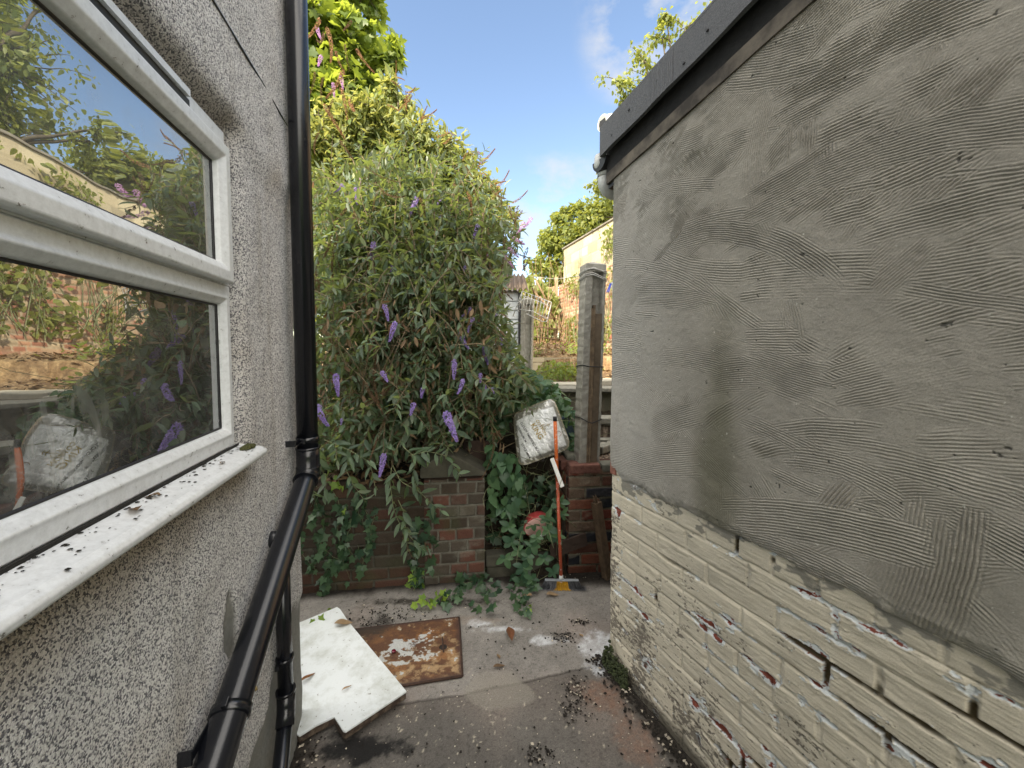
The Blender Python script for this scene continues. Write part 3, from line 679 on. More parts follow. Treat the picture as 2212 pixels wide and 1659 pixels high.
# ================================================================ YARD FLOOR
n, m_ = 640, 560
x0, x1, y0, y1 = -1.75, 1.45, .55, 2.75
xx, yy = np.meshgrid(np.linspace(x0, x1, n), np.linspace(y0, y1, m_), indexing='ij')
def seg_side(p, q): # signed distance to the line p->q
    d = np.array((q.x-p.x, q.y-p.y)); d = d/np.linalg.norm(d); return (xx-p.x)*(-d[1])+(yy-p.y)*d[0]
pA, pB = G(700, 1545), G(1030, 1495); pC = G(1320, 1430)
def near_line(p, q, wdt, wob=.01, sd=0):
    d = np.array((q.x-p.x, q.y-p.y)); Ld = np.linalg.norm(d); d = d/Ld
    tt = (xx-p.x)*d[0]+(yy-p.y)*d[1]; s_ = seg_side(p, q)+wob*fbm(xx*14, yy*14, 300+sd, 4)
    return np.exp(-(s_/wdt)**2)*sstep(-.01, .01, tt)*sstep(Ld+.01, Ld-.01, tt)
sA = seg_side(pA, pB)+.010*fbm(xx*14, yy*14, 301, 4); sB = seg_side(pB, pC)+.012*fbm(xx*14, yy*14, 303, 4)
rough_zone = np.where(xx < pB.x, sstep(.003, -.003, sA), sstep(.003, -.003, sB))
c = np.array((.205, .192, .175))*(1+.26*fbm(xx*5, yy*5, 305, 5)+.18*fbm(xx*26, yy*26, 306, 4))[..., None]
cr_ = np.array((.115, .106, .095))*(1+.35*fbm(xx*6, yy*6, 307, 5))[..., None]
c = lerp(c, cr_, rough_zone)
c = lerp(c, np.array((.24, .19, .16)), sstep(.0, .7, fbm(xx*2.5+4, yy*2.5, 309, 4))*.4)
h = .006*fbm(xx*1.5, yy*1.5, 311, 3)+.0016*fbm(xx*22, yy*22, 313, 4)-.004*rough_zone+.0012*rough_zone*fbm(xx*90, yy*90, 315, 2)
# stones showing in the worn aggregate
ag = sstep(.55, .72, fbm(xx*75, yy*75, 317, 2)); agc = (fbm(xx*75+40, yy*75, 319, 1)+1)/2
c = lerp(c, np.array((.42, .38, .30)), ag*rough_zone*sstep(.35, .8, agc)*.9+ag*(1-rough_zone)*.25)
grit = sstep(.1, .8, fbm(xx*130, yy*130, 318, 2)); c = c*(1-.35*grit[..., None]); c = lerp(c, np.array((.33, .30, .26)), sstep(.45, .8, fbm(xx*17, yy*17, 316, 6, .7))*.5)
c = lerp(c, np.array((.05, .045, .04)), sstep(.5, .75, fbm(xx*60, yy*60, 321, 3))*.5)
crack = np.maximum(near_line(pA, pB, .0035, sd=1), near_line(pB, pC, .004, sd=3)); c = lerp(c, np.array((.04, .034, .03)), crack*.8); h -= .004*crack
# pale mortar patch
pm = G(1075, 1490); dd = np.hypot((xx-pm.x)/.16, (yy-pm.y)/.10)+.30*fbm(xx*12, yy*12, 323, 4)
c = lerp(c, np.array((.215, .20, .17)), sstep(1.05, .8, dd)*.6); h += .0015*sstep(1.0, .93, dd); c = lerp(c, np.array((.09, .08, .065)), np.exp(-((dd-1)/.025)**2)*.35*sstep(-.2, .3, fbm(xx*9, yy*9, 325, 3)))
def blot(u, v, ru, rv, colr, amt, sd, k=14):
    global c
    p = G(u, v); q = np.hypot((xx-p.x)/ru, (yy-p.y)/rv)+1.1*fbm(xx*k, yy*k, 330+sd, 7, .68)
    c = lerp(c, np.array(colr), sstep(1.1, .35, q)*amt*(.55+.45*sstep(-.3, .3, fbm(xx*60, yy*60, 390+sd, 4))))
for k, (u, v, ru, rv) in enumerate(((1290, 1395, .13, .13), (1300, 1440, .10, .06), (1178, 1385, .10, .035), (1100, 1360, .16, .03), (1035, 1345, .06, .03))):
    blot(u, v, ru, rv, (.52, .54, .56), .8, k)
for k, (u, v, ru, rv, cc, am) in enumerate(((820, 1345, .16, .07, (.03, .026, .022), .9), (770, 1395, .14, .10, (.035, .028, .02), .85), (840, 1505, .07, .05, (.05, .042, .035), .75),
        (1215, 1375, .07, .03, (.03, .026, .022), .7), (1310, 1500, .12, .10, (.20, .10, .06), .55), (1380, 1590, .10, .12, (.22, .12, .08), .5), (1000, 1340, .3, .03, (.22, .17, .13), .4), (900, 1300, .5, .05, (.03, .026, .02), .9))):
    blot(u, v, ru, rv, cc, am, 10+k)
# wet black stain under the board
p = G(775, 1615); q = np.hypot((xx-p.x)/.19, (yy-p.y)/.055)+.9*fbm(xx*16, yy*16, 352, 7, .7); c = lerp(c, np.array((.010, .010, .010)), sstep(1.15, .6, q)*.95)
# earth along the walls
wr_ = (xx-B[0])*RN[0]+(yy-B[1])*RN[1]; wl_ = (xx-A[0])*LN[0]+(yy-A[1])*LN[1]
er = sstep(.085, .03, wr_+.03*fbm(xx*12, yy*12, 354, 4)-.02*sstep(1.5, 1.0, yy))*sstep(1.80, 1.74, yy); el = sstep(.10, .03, wl_+.04*fbm(xx*12, yy*12, 356, 4))*sstep(1.62, 1.5, yy)
eb = sstep(2.17+.150*(xx+1.35), 2.25+.150*(xx+1.35), yy+.05*fbm(xx*7, yy*7, 358, 4))
eg = sstep(2.33, 2.40, yy+.05*fbm(xx*9, yy*9, 359, 4))*sstep(-.22, -.17, xx)
em = np.clip(np.maximum(np.maximum(np.maximum(er, el), eb), eg), 0, 1)
c = lerp(c, np.array((.022, .018, .014))*(1+.5*fbm(xx*40, yy*40, 360, 3))[..., None], em*.95); h += em*(.006+.006*np.abs(fbm(xx*35, yy*35, 362, 3)))
V = np.stack([xx, yy, h], -1)
o = np_mesh('yard_paving', V.reshape(-1, 3), [grid_faces(n, m_)], M['concrete_yard'], None, np.clip(c, .004, .8).reshape(-1, 3)); tag(o, kind='structure')

# ---- garden terrain beyond and the wide ground sheet
def Hh(x, y):
    x = np.asarray(x, float); y = np.asarray(y, float)
    wall_y = 2.30+.150*(x+1.20)+.16
    left = -.02+.66*sstep(wall_y-.04, wall_y+.02, y)+.45*sstep(3.0, 6.0, y)+.25*sstep(6, 9, y)
    gate = -.02+.10*sstep(2.45, 2.50, y)+.55*sstep(2.52, 2.95, y)+.10*sstep(2.9, 3.4, y)+.35*sstep(3.3, 4.2, y)+.24*sstep(4.2, 6, y)
    right = -.02+.68*sstep(2.52, 2.58, y)+.20*sstep(3.18, 3.24, y)+.20*sstep(3.62, 3.68, y)+.10*sstep(4.3, 5.2, y)+.22*sstep(5.55, 5.65, y)
    a = sstep(-.24, -.16, x)*(1-sstep(3.2, 4.5, y)); b = sstep(.33, .37, x)*(1-sstep(3.2, 3.6, y))+sstep(.2, .5, x)*sstep(3.2, 3.6, y)
    z = left*(1-a)+gate*a; z = z*(1-b)+right*b
    z = z+.30*sstep(6.5, 10.5, y)*1.0
    return z
X = np.concatenate([np.arange(-9, -2, .12), np.arange(-2, 1.6, .02), np.arange(1.6, 6.0, .06)]); Yv = np.concatenate([np.arange(2.2, 3.6, .02), np.arange(3.6, 6.2, .035), np.arange(6.2, 14.01, .09)])
xx, yy = np.meshgrid(X, Yv, indexing='ij'); h = Hh(xx, yy)+.015*fbm(xx*8, yy*8, 370, 4)+.006*fbm(xx*40, yy*40, 372, 2)
c = np.array((.040, .032, .022))*(1+.5*fbm(xx*12, yy*12, 374, 4))[..., None]
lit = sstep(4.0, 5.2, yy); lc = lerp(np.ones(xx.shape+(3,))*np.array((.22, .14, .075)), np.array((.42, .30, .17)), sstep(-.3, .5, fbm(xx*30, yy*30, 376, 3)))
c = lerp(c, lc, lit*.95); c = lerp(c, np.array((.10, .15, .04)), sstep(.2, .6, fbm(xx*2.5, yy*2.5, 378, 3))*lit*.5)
gr = sstep(.3, .4, xx)*sstep(2.5, 2.6, yy)*sstep(3.3, 3.2, yy); c = lerp(c, np.where(fbm(xx*90, yy*90, 380, 2)[..., None] > .05, np.array((.26, .21, .16)), np.array((.06, .045, .035))), gr)
V = np.stack([xx, yy, h], -1)
o = np_mesh('garden_ground', V.reshape(-1, 3), [grid_faces(len(X), len(Yv))], M['soil'], None, c.reshape(-1, 3)); tag(o, kind='structure')
gx = np.array([-150, -40, -12, -9, -2, 2, 6, 12, 40, 150.]); gy = np.array([-150, -40, -6, 2.15, 2.2001, 13.85, 14.0, 30, 70, 260.])
xx, yy = np.meshgrid(gx, gy, indexing='ij'); h = np.where(yy > 13.95, 1.9, -.6); h = np.where(yy < 2.16, -.03, h)
V = np.stack([xx, yy, h], -1)
o = np_mesh('ground', V.reshape(-1, 3), [grid_faces(len(gx), len(gy))], simple('grass_ground', (.06, .09, .03), .95, .4, 3, .05)); tag(o, kind='structure')

# ================================================================ WALLS IN THE YARD
wa_ = np.array((-1.75, 2.215, -.02)); wb_ = np.array((-.178, 2.435, -.02)); wd_ = wb_-wa_; wl = np.linalg.norm(wd_)
wn_ = np.array((wd_[1], -wd_[0], 0))/wl
bw = empty('brick_garden_wall', tuple(wa_), 'low dark brick retaining wall with ivy on the left of the yard', 'wall')
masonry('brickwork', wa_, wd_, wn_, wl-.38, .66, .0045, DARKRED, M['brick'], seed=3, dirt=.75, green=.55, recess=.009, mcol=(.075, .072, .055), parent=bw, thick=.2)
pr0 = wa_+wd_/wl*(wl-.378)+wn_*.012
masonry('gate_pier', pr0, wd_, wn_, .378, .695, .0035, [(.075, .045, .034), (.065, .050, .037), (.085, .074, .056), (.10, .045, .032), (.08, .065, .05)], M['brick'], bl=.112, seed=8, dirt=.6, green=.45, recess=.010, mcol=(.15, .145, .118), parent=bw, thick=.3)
# coping stone
e1 = Vector(wd_/wl); nn = Vector(wn_); cb0 = Vector(pr0)+Vector((0, 0, .717))-e1*.02
poly = [cb0, cb0+e1*.405+nn*.0, cb0+e1*.412+Vector((0, 0, .012)), cb0+e1*.21+Vector((0, 0, .135)), cb0+e1*.12+Vector((0, 0, .138)), cb0+Vector((0, 0, .06))]
cp = MB(); cp.prism([p+nn*.035 for p in poly], -nn*.30); o = cp.build('coping_stone', M['stone'], bw, .006)
# right pier and ledge
rp = empty('brick_pier', (.376, 2.50, 0), 'red and blue brick pier under the leaning concrete post', 'wall')
q0 = np.array((.374, 2.50, -.02)); 
masonry('front_face', q0, (1, .10, 0), (.0995, -.995, 0), 1.3, .72, .003, MIXED, M['brick'], seed=11, dirt=.25, recess=.012, mcol=(.22, .20, .15), parent=rp, rough=.004, bond='stretcher')
masonry('side_face', np.array((.338, 2.745, -.02)), (.145, -.985, 0), (-.985, -.145, 0), .245, .715, .004, MIXED, M['brick'], seed=15, dirt=.3, recess=.010, mcol=(.18, .16, .12), parent=rp, thick=.1)
pb = MB()
redtop = simple('worn_red_brick', (.11, .045, .035), .95, .35, 50, .004, col2=(.22, .10, .075))
pb.box((.478, 2.545, .705), (.205, .11, .058), Matrix.Rotation(math.radians(5), 3, 'Z'), .008); pb.build('top_brick', redtop, rp)
pb = MB(); pb.box((.66, 2.57, .705), (.14, .11, .05), Matrix.Rotation(math.radians(7), 3, 'Z'), .01); pb.build('top_brick', M['concrete_dark'], rp)
pb = MB(); pb.box((.372, 2.665, .702), (.10, .16, .058), Matrix.Rotation(math.radians(8), 3, 'Z'), .008); pb.build('top_brick', redtop, rp)
pb = MB(); pb.prism([(.375, 2.60, .70), (.47, 2.60, .70), (.48, 2.78, .70), (.36, 2.80, .70)], (0, .02, .06)); pb.build('ledge_stone', M['concrete_dark'], rp, .012)

# steps in the gateway and the block terraces
tl = MB(); tl.box((-.055, 2.475, .125), (.24, .09, .075), Matrix.Rotation(math.radians(8), 3, 'Z'), .012); tl.box((.16, 2.50, .10), (.20, .07, .06), Matrix.Rotation(math.radians(6), 3, 'Z'), .01); tl.box((.05, 2.50, .03), (.44, .07, .09), Matrix.Rotation(math.radians(8), 3, 'Z'), .01); o = tl.build('stone_step', M['stone']); tag(o, 'weathered stone step across the foot of the overgrown gateway', 'step')
tl = MB(); tl.box((.88, 3.30, .885), (1.2, .17, .05), None, .008); tl.box((.88, 3.30, .80), (1.15, .13, .115), None, .008); tl.box((.75, 3.19, .735), (1.0, .12, .03), None, .006); o = tl.build('terrace_step', M['concrete']); tag(o, 'pale slab step behind the leaning post, lowest tier of the terrace', 'step')
masonry('terrace_wall', np.array((-.25, 3.62, .86)), (1, .02, 0), (.02, -1, 0), 2.6, .235, .008, [(.20, .18, .12), (.17, .155, .11), (.23, .21, .15)], M['brick'], bl=.45, bh=.24, seed=21, dirt=.5, green=.3, mcol=(.15, .14, .12), thick=.12)
tag(bpy.context.scene.objects['terrace_wall'], 'low concrete block retaining wall crossing behind the leaning post', 'wall')
o = MB().box((.98, 3.72, 1.108), (2.3, .26, .035), Matrix.Rotation(.02, 3, 'Z'), .008).build('paving_slab', M['concrete']); tag(o, 'pale slab course lying along the top of the block retaining wall', 'slab')
masonry('upper_terrace_wall', np.array((-.9, 5.55, 1.13)), (1, .05, 0), (.05, -1, 0), 3.6, .235, .012, YELLOW, M['brick'], bl=.40, bh=.16, seed=23, dirt=.3, mcol=(.30, .26, .18), thick=.14)
tag(bpy.context.scene.objects['upper_terrace_wall'], 'low sunlit stone terrace wall below the leaf covered bank', 'wall')
for k, (u, v, Y, sx_, sy_, rz) in enumerate(((1215, 803, 4.15, .62, .30, .1), (1165, 796, 4.6, .45, .3, -.1), (1318, 800, 4.5, .5, .34, .2))):
    p = P(u, v, Y); o = MB().box((p.x, p.y, float(Hh(p.x, p.y))+.035), (sx_, sy_, .06), Matrix.Rotation(rz, 3, 'Z'), .012).build('paving_slab', simple('sunlit_slab', (.42, .40, .33), .9, .2, 12, .003)); tag(o, ('pale paving slab lying left of the leaning post at the terrace edge', 'smaller pale slab beside the far concrete post', 'pale slab with a yellow wrapper right of the leaning post')[k], 'slab')
rub = []
for k in range(3):
    p = (.62+.10*k, 2.95+.07*k, .71); o = MB().box(p, (.13+.03*(k == 1), .10, .06), Matrix.Rotation(.3+k*.5, 3, 'Z'), .012).build('rubble_block', M['concrete'] if k else M['stone'])
    tag(o, ('small mossy rubble block on the gravel behind the post', 'pale broken block on the gravel beside the outbuilding corner', 'broken block at the back of the gravel by the outbuilding')[k], 'rubble', 'loose blocks on the gravel')
# gravel
V = []; Fg = []; 
def scatter_stones(pts, rs, seed):
    R_ = np.random.default_rng(seed); base = np.array([(1, 0, 0), (-1, 0, 0), (0, 1, 0), (0, -1, 0), (0, 0, 1), (0, 0, -1.)]); f = np.array([(0, 2, 4), (2, 1, 4), (1, 3, 4), (3, 0, 4), (2, 0, 5), (1, 2, 5), (3, 1, 5), (0, 3, 5)])
    K = len(pts); s = rs[:, None, None]*(base[None]*R_.uniform(.6, 1.2, (K, 6, 3))+R_.normal(0, .12, (K, 6, 3))); s[:, :, 2] *= .7
    an = R_.uniform(0, 6.28, K); ca, sa = np.cos(an)[:, None], np.sin(an)[:, None]
    X_ = s[:, :, 0]*ca-s[:, :, 1]*sa; Y_ = s[:, :, 0]*sa+s[:, :, 1]*ca
    V = np.stack([X_, Y_, s[:, :, 2]], -1)+pts[:, None, :]
    F_ = f[None]+6*np.arange(K)[:, None, None]
    return V.reshape(-1, 3), F_.reshape(-1, 3)
K = 900; gxy = np.stack([rng.uniform(.36, .85, K), rng.uniform(2.56, 3.15, K)], -1); gp = np.concatenate([gxy, (Hh(gxy[:, 0], gxy[:, 1])+.012)[:, None]], 1)
Vv, Ff = scatter_stones(gp, rng.uniform(.004, .012, K), 5)
cc = np.repeat(np.array((.30, .23, .18))*rng.uniform(.3, 1.4, (K, 1)), 6, 0)
o = np_mesh('gravel', Vv, [Ff], attrmat('gravel_stone', .9, 90, .3), None, cc, smooth=False); tag(o, 'loose brown and pale gravel around the post foot', 'gravel', kind='stuff')
# soil crumbs on the yard
K = 1500; cl = [(1215, 1378, .035, .025, 90), (1255, 1345, .03, .012, 70), (1245, 1500, .03, .05, 140), (1232, 1530, .02, .03, 60), (1170, 1630, .035, .02, 70), (1100, 1400, .3, .2, 90), (850, 1330, .14, .06, 250), (780, 1375, .08, .07, 160), (1190, 1250, .2, .03, 160), (640, 1640, .05, .05, 160), (900, 1650, .5, .12, 60)]
pp = []; rs = []
for u, v, sx_, sy_, k in cl:
    g = G(u, v); a_ = rng.normal(0, 1, (k, 2))*(sx_, sy_)+(g.x, g.y); pp.append(a_); rs.append(rng.uniform(.0015, .0075, k)**1.0)
for k in range(900):
    u_ = rng.uniform(-.05, 1.15); o_ = abs(rng.normal(0, .04))+.01; p = RW(u_, o_, 0); pp.append(np.array([[p.x, p.y]])); rs.append(rng.uniform(.002, .011, 1))
pp = np.concatenate(pp); rs = np.concatenate(rs); Vv, Ff = scatter_stones(np.concatenate([pp, (rs*.45+.003)[:, None]], 1), rs, 6)
cc = np.repeat(np.where(rng.random((len(pp), 1)) < .86, np.array((.018, .015, .012)), np.array((.35, .31, .25)))*rng.uniform(.6, 1.4, (len(pp), 1)), 6, 0)
o = np_mesh('soil_crumbs', Vv, [Ff], bpy.data.materials['gravel_stone'], None, cc, smooth=False); tag(o, 'black soil crumbs and small chips scattered over the yard', 'soil', kind='stuff')
# pale aggregate chips
K = 500; a_ = np.stack([rng.uniform(-.85, .9, K), rng.uniform(1.0, 1.75, K)], -1); rs = rng.uniform(.001, .0038, K)
Vv, Ff = scatter_stones(np.concatenate([a_, (rs*.3+.001)[:, None]], 1), rs, 9)
o = np_mesh('stone_chips', Vv, [Ff], bpy.data.materials['gravel_stone'], None, np.repeat(np.array((.45, .41, .33))*rng.uniform(.5, 1.3, (K, 1)), 6, 0), smooth=False); tag(o, 'tiny pale chips worn out of the near concrete', 'stone chips', kind='stuff')

# ================================================================ WHITE BOARD, MANHOLE
bp_ = [(634, 1350), (728, 1311), (735, 1316), (753, 1343), (878, 1493), (747, 1580), (741, 1578), (722, 1548), (682, 1567), (647, 1589), (641, 1585), (630, 1556), (604, 1530), (588, 1380)]
def G3(u, v, z): return G(u, v, z)
hb = {0: .03}
bd = empty('white_board', tuple(G(740, 1450)), 'chipped white laminated board with a notched corner lying on the yard', 'board')
bm = bmesh.new(); tz = [.034+.022*((p[0]-600)/280) for p in bp_]
tv = [bm.verts.new(G(u, v, z)) for (u, v), z in zip(bp_, tz)]
f = bm.faces.new(tv); r_ = bmesh.ops.extrude_face_region(bm, geom=[f]); bmesh.ops.translate(bm, verts=[v for v in r_['geom'] if isinstance(v, bmesh.types.BMVert)], vec=(0, 0, -.006))
bmesh.ops.recalc_face_normals(bm, faces=bm.faces); me = bpy.data.meshes.new('laminate_top'); bm.to_mesh(me); bm.free()
m, t, b = newmat('white_laminate')
tcx = N(t, 'ShaderNodeTexCoord'); n1 = N(t, 'ShaderNodeTexNoise'); n1.inputs['Scale'].default_value = 9; n1.inputs['Detail'].default_value = 10; n1.inputs['Roughness'].default_value = .7
n2 = N(t, 'ShaderNodeTexNoise'); n2.inputs['Scale'].default_value = 70; n2.inputs['Detail'].default_value = 4
t.links.new(tcx.outputs['Object'], n1.inputs['Vector']); t.links.new(tcx.outputs['Object'], n2.inputs['Vector'])
r = N(t, 'ShaderNodeValToRGB'); e = r.color_ramp.elements; e[0].position = .30; e[0].color = (.40, .42, .385, 1); e[1].position = .55; e[1].color = (.62, .655, .66, 1)
r2 = N(t, 'ShaderNodeValToRGB'); e = r2.color_ramp.elements; e[0].position = .27; e[0].color = (.25, .22, .18, 1); e[1].position = .33; e[1].color = (1, 1, 1, 1)
t.links.new(n1.outputs['Fac'], r.inputs[0]); t.links.new(n2.outputs['Fac'], r2.inputs[0])
mu = N(t, 'ShaderNodeMix', data_type='RGBA', blend_type='MULTIPLY'); mu.inputs[0].default_value = 1; t.links.new(r.outputs[0], mu.inputs[6]); t.links.new(r2.outputs[0], mu.inputs[7]); t.links.new(mu.outputs[2], b.inputs['Base Color']); b.inputs['Roughness'].default_value = .45
bpn = N(t, 'ShaderNodeBump'); bpn.inputs['Distance'].default_value = .003; t.links.new(n1.outputs['Fac'], bpn.inputs['Height']); t.links.new(bpn.outputs[0], b.inputs['Normal'])
me.materials.append(m); o = bpy.data.objects.new('laminate_top', me); COL.objects.link(o); put(o, bd)
bm = bmesh.new(); tv = [bm.verts.new(G(u, v, z)+Vector((0, 0, -.0062))) for (u, v), z in zip(bp_, tz)]
cen = sum((v.co for v in tv), Vector())/len(tv)
for v in tv: v.co += (cen-v.co)*.006
f = bm.faces.new(tv); r_ = bmesh.ops.extrude_face_region(bm, geom=[f]); bmesh.ops.translate(bm, verts=[v for v in r_['geom'] if isinstance(v, bmesh.types.BMVert)], vec=(0, 0, -.026))
bmesh.ops.recalc_face_normals(bm, faces=bm.faces); me = bpy.data.meshes.new('chipboard_core'); bm.to_mesh(me); bm.free(); me.materials.append(simple('damp_chipboard', (.035, .022, .015), .95, .5, 40, .004, col2=(.16, .12, .085), thr=(.45, .75)))
o = bpy.data.objects.new('chipboard_core', me); COL.objects.link(o); put(o, bd)

mhp = [G(990, 1338), G(997, 1463), G(856, 1486), G(826, 1356)]
e_x = (mhp[1]-mhp[2]).normalized(); dz_ = .012
p00 = mhp[2]-e_x*.19; p10 = mhp[1]; p11 = mhp[0]; p01 = mhp[3]-e_x*.19
mh = empty('manhole_cover', tuple((p00+p11)/2), 'rusty square steel manhole cover partly under the white board', 'manhole cover')
n, m_ = 300, 220
a_, b__ = np.meshgrid(np.linspace(0, 1, n), np.linspace(0, 1, m_), indexing='ij')
Pn = ((1-a_)*(1-b__))[..., None]*np.array(p00)+(a_*(1-b__))[..., None]*np.array(p10)+(a_*b__)[..., None]*np.array(p11)+((1-a_)*b__)[..., None]*np.array(p01)
X_, Y_ = Pn[..., 0], Pn[..., 1]
ru = fbm(X_*9, Y_*14, 400, 6, .62); r2_ = fbm(X_*30, Y_*36, 402, 5, .6)
c = lerp(np.ones(X_.shape+(3,))*np.array((.085, .038, .018)), np.array((.22, .10, .035)), sstep(-.3, .3, ru))
c = lerp(c, np.array((.34, .23, .12)), sstep(-.1, .45, r2_+.5*sstep(.8, .1, b__)-.25)*.8)
grey = sstep(.12, .2, .55*r2_+.4*ru+.42*np.exp(-(((a_-.52)/.26)**2+((b__-.5)/.28)**2))-.1); c = lerp(c, np.array((.38, .40, .39)), grey*.9)
c = lerp(c, np.array((.05, .025, .016)), sstep(.35, .6, fbm(X_*50, Y_*50, 404, 3))*.7)
edge = np.minimum(np.minimum(a_, 1-a_)*.55, np.minimum(b__, 1-b__)*.4); c = lerp(c, np.array((.055, .026, .018)), sstep(.03, .0, edge+.012*r2_)*.9)
c = lerp(c, np.array((.02, .016, .012)), sstep(.95, .7, b__*0+a_*2.2+(1-b__)*.9+.5*ru)*.0+sstep(.55, .9, b__-.9*a_+.45*ru+.15)*.9)
ky, kx = .48, .845; kd = np.hypot((a_-kx)*.56, (b__-ky)*.42); hole = sstep(.022, .019, kd)
hz = dz_+.0006*r2_+.0008*grey-.006*hole; c = lerp(c, np.array((.02, .015, .012)), hole)
Pn[..., 2] = hz
np_mesh('cover_plate', Pn.reshape(-1, 3), [grid_faces(n, m_)], attrmat('rusty_steel', .75, 200, .25, .0006, .4), mh, np.clip(c, .004, 1).reshape(-1, 3))
def mpt(a, b, z): 
    p = p00*(1-a)*(1-b)+p10*a*(1-b)+p11*a*b+p01*(1-a)*b; return Vector((p.x, p.y, z))
rim = MB(); rustd = simple('dark_rust', (.04, .02, .013), .9, .5, 60, .002)
for (s, e) in (((-.004, -.008), (1.004, -.008)), ((1.008, -.008), (1.008, 1.008)), ((1.004, 1.008), (-.004, 1.008))): 
    rim.tube([mpt(*s, .008), mpt(*e, .008)], .0058, 6)
rim.build('cover_frame', rustd, mh)
hb_ = MB(); hb_.tube([mpt(kx, ky-.10, .014), mpt(kx-.003, ky+.16, .014)], .0035, 8); hb_.build('lifting_bar', rustd, mh)
tx = bpy.data.curves.new('stamp', 'FONT'); tx.body = 'HEL'; tx.size = .034; tx.extrude = .0008
to = bpy.data.objects.new('stamp', tx); COL.objects.link(to); dg = bpy.context.evaluated_depsgraph_get(); dg.update()
me = bpy.data.meshes.new_from_object(to.evaluated_get(dg)); bpy.data.objects.remove(to)
me.materials.append(simple('worn_steel', (.26, .20, .14), .7, .3, 60)); so = bpy.data.objects.new('stamped_letters', me); COL.objects.link(so)
ang_ = math.atan2(e_x.y, e_x.x); me.transform(Matrix.Translation(mpt(.51, .47, .0128)) @ Matrix.Rotation(ang_, 4, 'Z')); put(so, mh)
o = MB(); bmesh.ops.create_icosphere(o.bm, subdivisions=2, radius=.012, matrix=Matrix.Translation(mpt(.40, .50, .018)) @ Matrix.Diagonal((1, 1, .45, 1))); o = o.build('wine_gum', simple('dark_red_gloss', (.10, .005, .015), .1, .2)); o.name = 'red_sweet'; tag(o, 'small glossy dark red drop on the manhole cover', 'sweet')

# ================================================================ CONCRETE POSTS
def hpost(name, base, topc, w_, d_, rz, label, bmat):
    root = empty(name, base, label, 'post')
    base = Vector(base); topc = Vector(topc); ax = (topc-base); Hp = ax.length; ax.normalize()
    q = Vector((0, 0, 1)).rotation_difference(ax); R_ = q.to_matrix() @ Matrix.Rotation(rz, 3, 'Z')
    hw, hd = w_/2, d_/2
    prof = [(-hw, -hd), (-hw*.32, -hd), (-hw*.12, -hd*.25), (hw*.62, -hd*.25), (hw*.78, -hd), (hw, -hd), (hw, hd), (hw*.7, hd), (hw*.6, hd*.3), (-hw*.6, hd*.3), (-hw*.7, hd), (-hw, hd)]
    bm = bmesh.new(); K = 60; rows = []
    for i in range(K+1):
        z = Hp*i/K-.06*(i == 0)
        rows.append([bm.verts.new(base+R_ @ Vector((x+.0018*math.sin(i*2.3+j*1.7), y+.0018*math.sin(i*1.7+j*2.9), z))) for j, (x, y) in enumerate(prof)])
    for a_, b_ in zip(rows, rows[1:]):
        for k in range(len(prof)): bm.faces.new((a_[k], a_[(k+1) % len(prof)], b_[(k+1) % len(prof)], b_[k]))
    bm.faces.new(rows[-1]); 
    bmesh.ops.recalc_face_normals(bm, faces=bm.faces); me = bpy.data.meshes.new('shaft'); bm.to_mesh(me); bm.free(); me.materials.append(bmat)
    o = bpy.data.objects.new('shaft', me); COL.objects.link(o); put(o, root)
    md = o.modifiers.new('b', 'BEVEL'); md.width = .004; md.segments = 2; md.limit_method = 'ANGLE'
    c_ = MB(); bm = c_.bm
    bs = [bm.verts.new(base+R_ @ Vector((x, y, Hp+.0005))) for x, y in ((-hw, -hd), (hw, -hd), (hw, hd), (-hw, hd))]; ap = bm.verts.new(base+R_ @ Vector((0, 0, Hp+.028)))
    lo = [bm.verts.new(base+R_ @ Vector((x, y, Hp-.05))) for x, y in ((-hw-.001, -hd-.001), (hw+.001, -hd-.001), (hw+.001, hd+.001), (-hw-.001, hd+.001))]
    for k in range(4): bm.faces.new((bs[k], bs[(k+1) % 4], ap)); bm.faces.new((lo[k], lo[(k+1) % 4], bs[(k+1) % 4], bs[k]))
    bm.faces.new(lo); c_.build('post_cap', bmat, root, .003)
    return root, base, R_, Hp, hw, hd
pconc = simple('post_concrete', (.26, .25, .22), .92, .35, 22, .004, col2=(.42, .41, .36))
root, pb0, PR, PH, hw, hd = hpost('concrete_post', (.508, 2.60, .68), (.545, 2.62, 2.055), .142, .12, math.radians(10), 'tall grey slotted concrete post with a timber strip tied into it', pconc)
def pl(x, y, z): return pb0+PR @ Vector((x, y, z))
wd1 = MB(); wd1.box(pl(.030, -.040, .52), (.045, .035, 1.06), PR, .002); o = wd1.build('timber_board', simple('grey_timber', (.11, .085, .06), .9, .4, 14, .002, col2=(.23, .175, .12)), root)
wd2 = MB(); wd2.box(pl(-.004, -.052, .55), (.015, .030, 1.11), PR, .002); wd2.box(pl(-.018, -.047, .54), (.011, .03, 1.09), PR, .001); wd2.build('timber_strip', simple('split_timber', (.09, .065, .045), .9, .4, 20, .002, col2=(.30, .22, .14)), root)
for nm, z, dip, mt, rr in (('cable_tie', .345, -.022, M['rubber'], .0035), ('cable_tie', .695, .004, M['rubber'], .0035)):
    pts = [pl(-hw-.004, hd, z), pl(-hw-.004, -hd, z+.012), pl(-hw*.4, -hd-.012, z+dip*.6), pl(0, -hd-.016, z+dip), pl(hw*.5, -hd-.010, z+dip*.5), pl(hw+.004, -hd, z+.002), pl(hw+.004, hd, z+.004), pl(-hw-.004, hd, z)]
    MB().tube(pts, rr, 6).build(nm, mt, root)
string_m = simple('white_string', (.65, .65, .62), .8, .1)
st = MB()
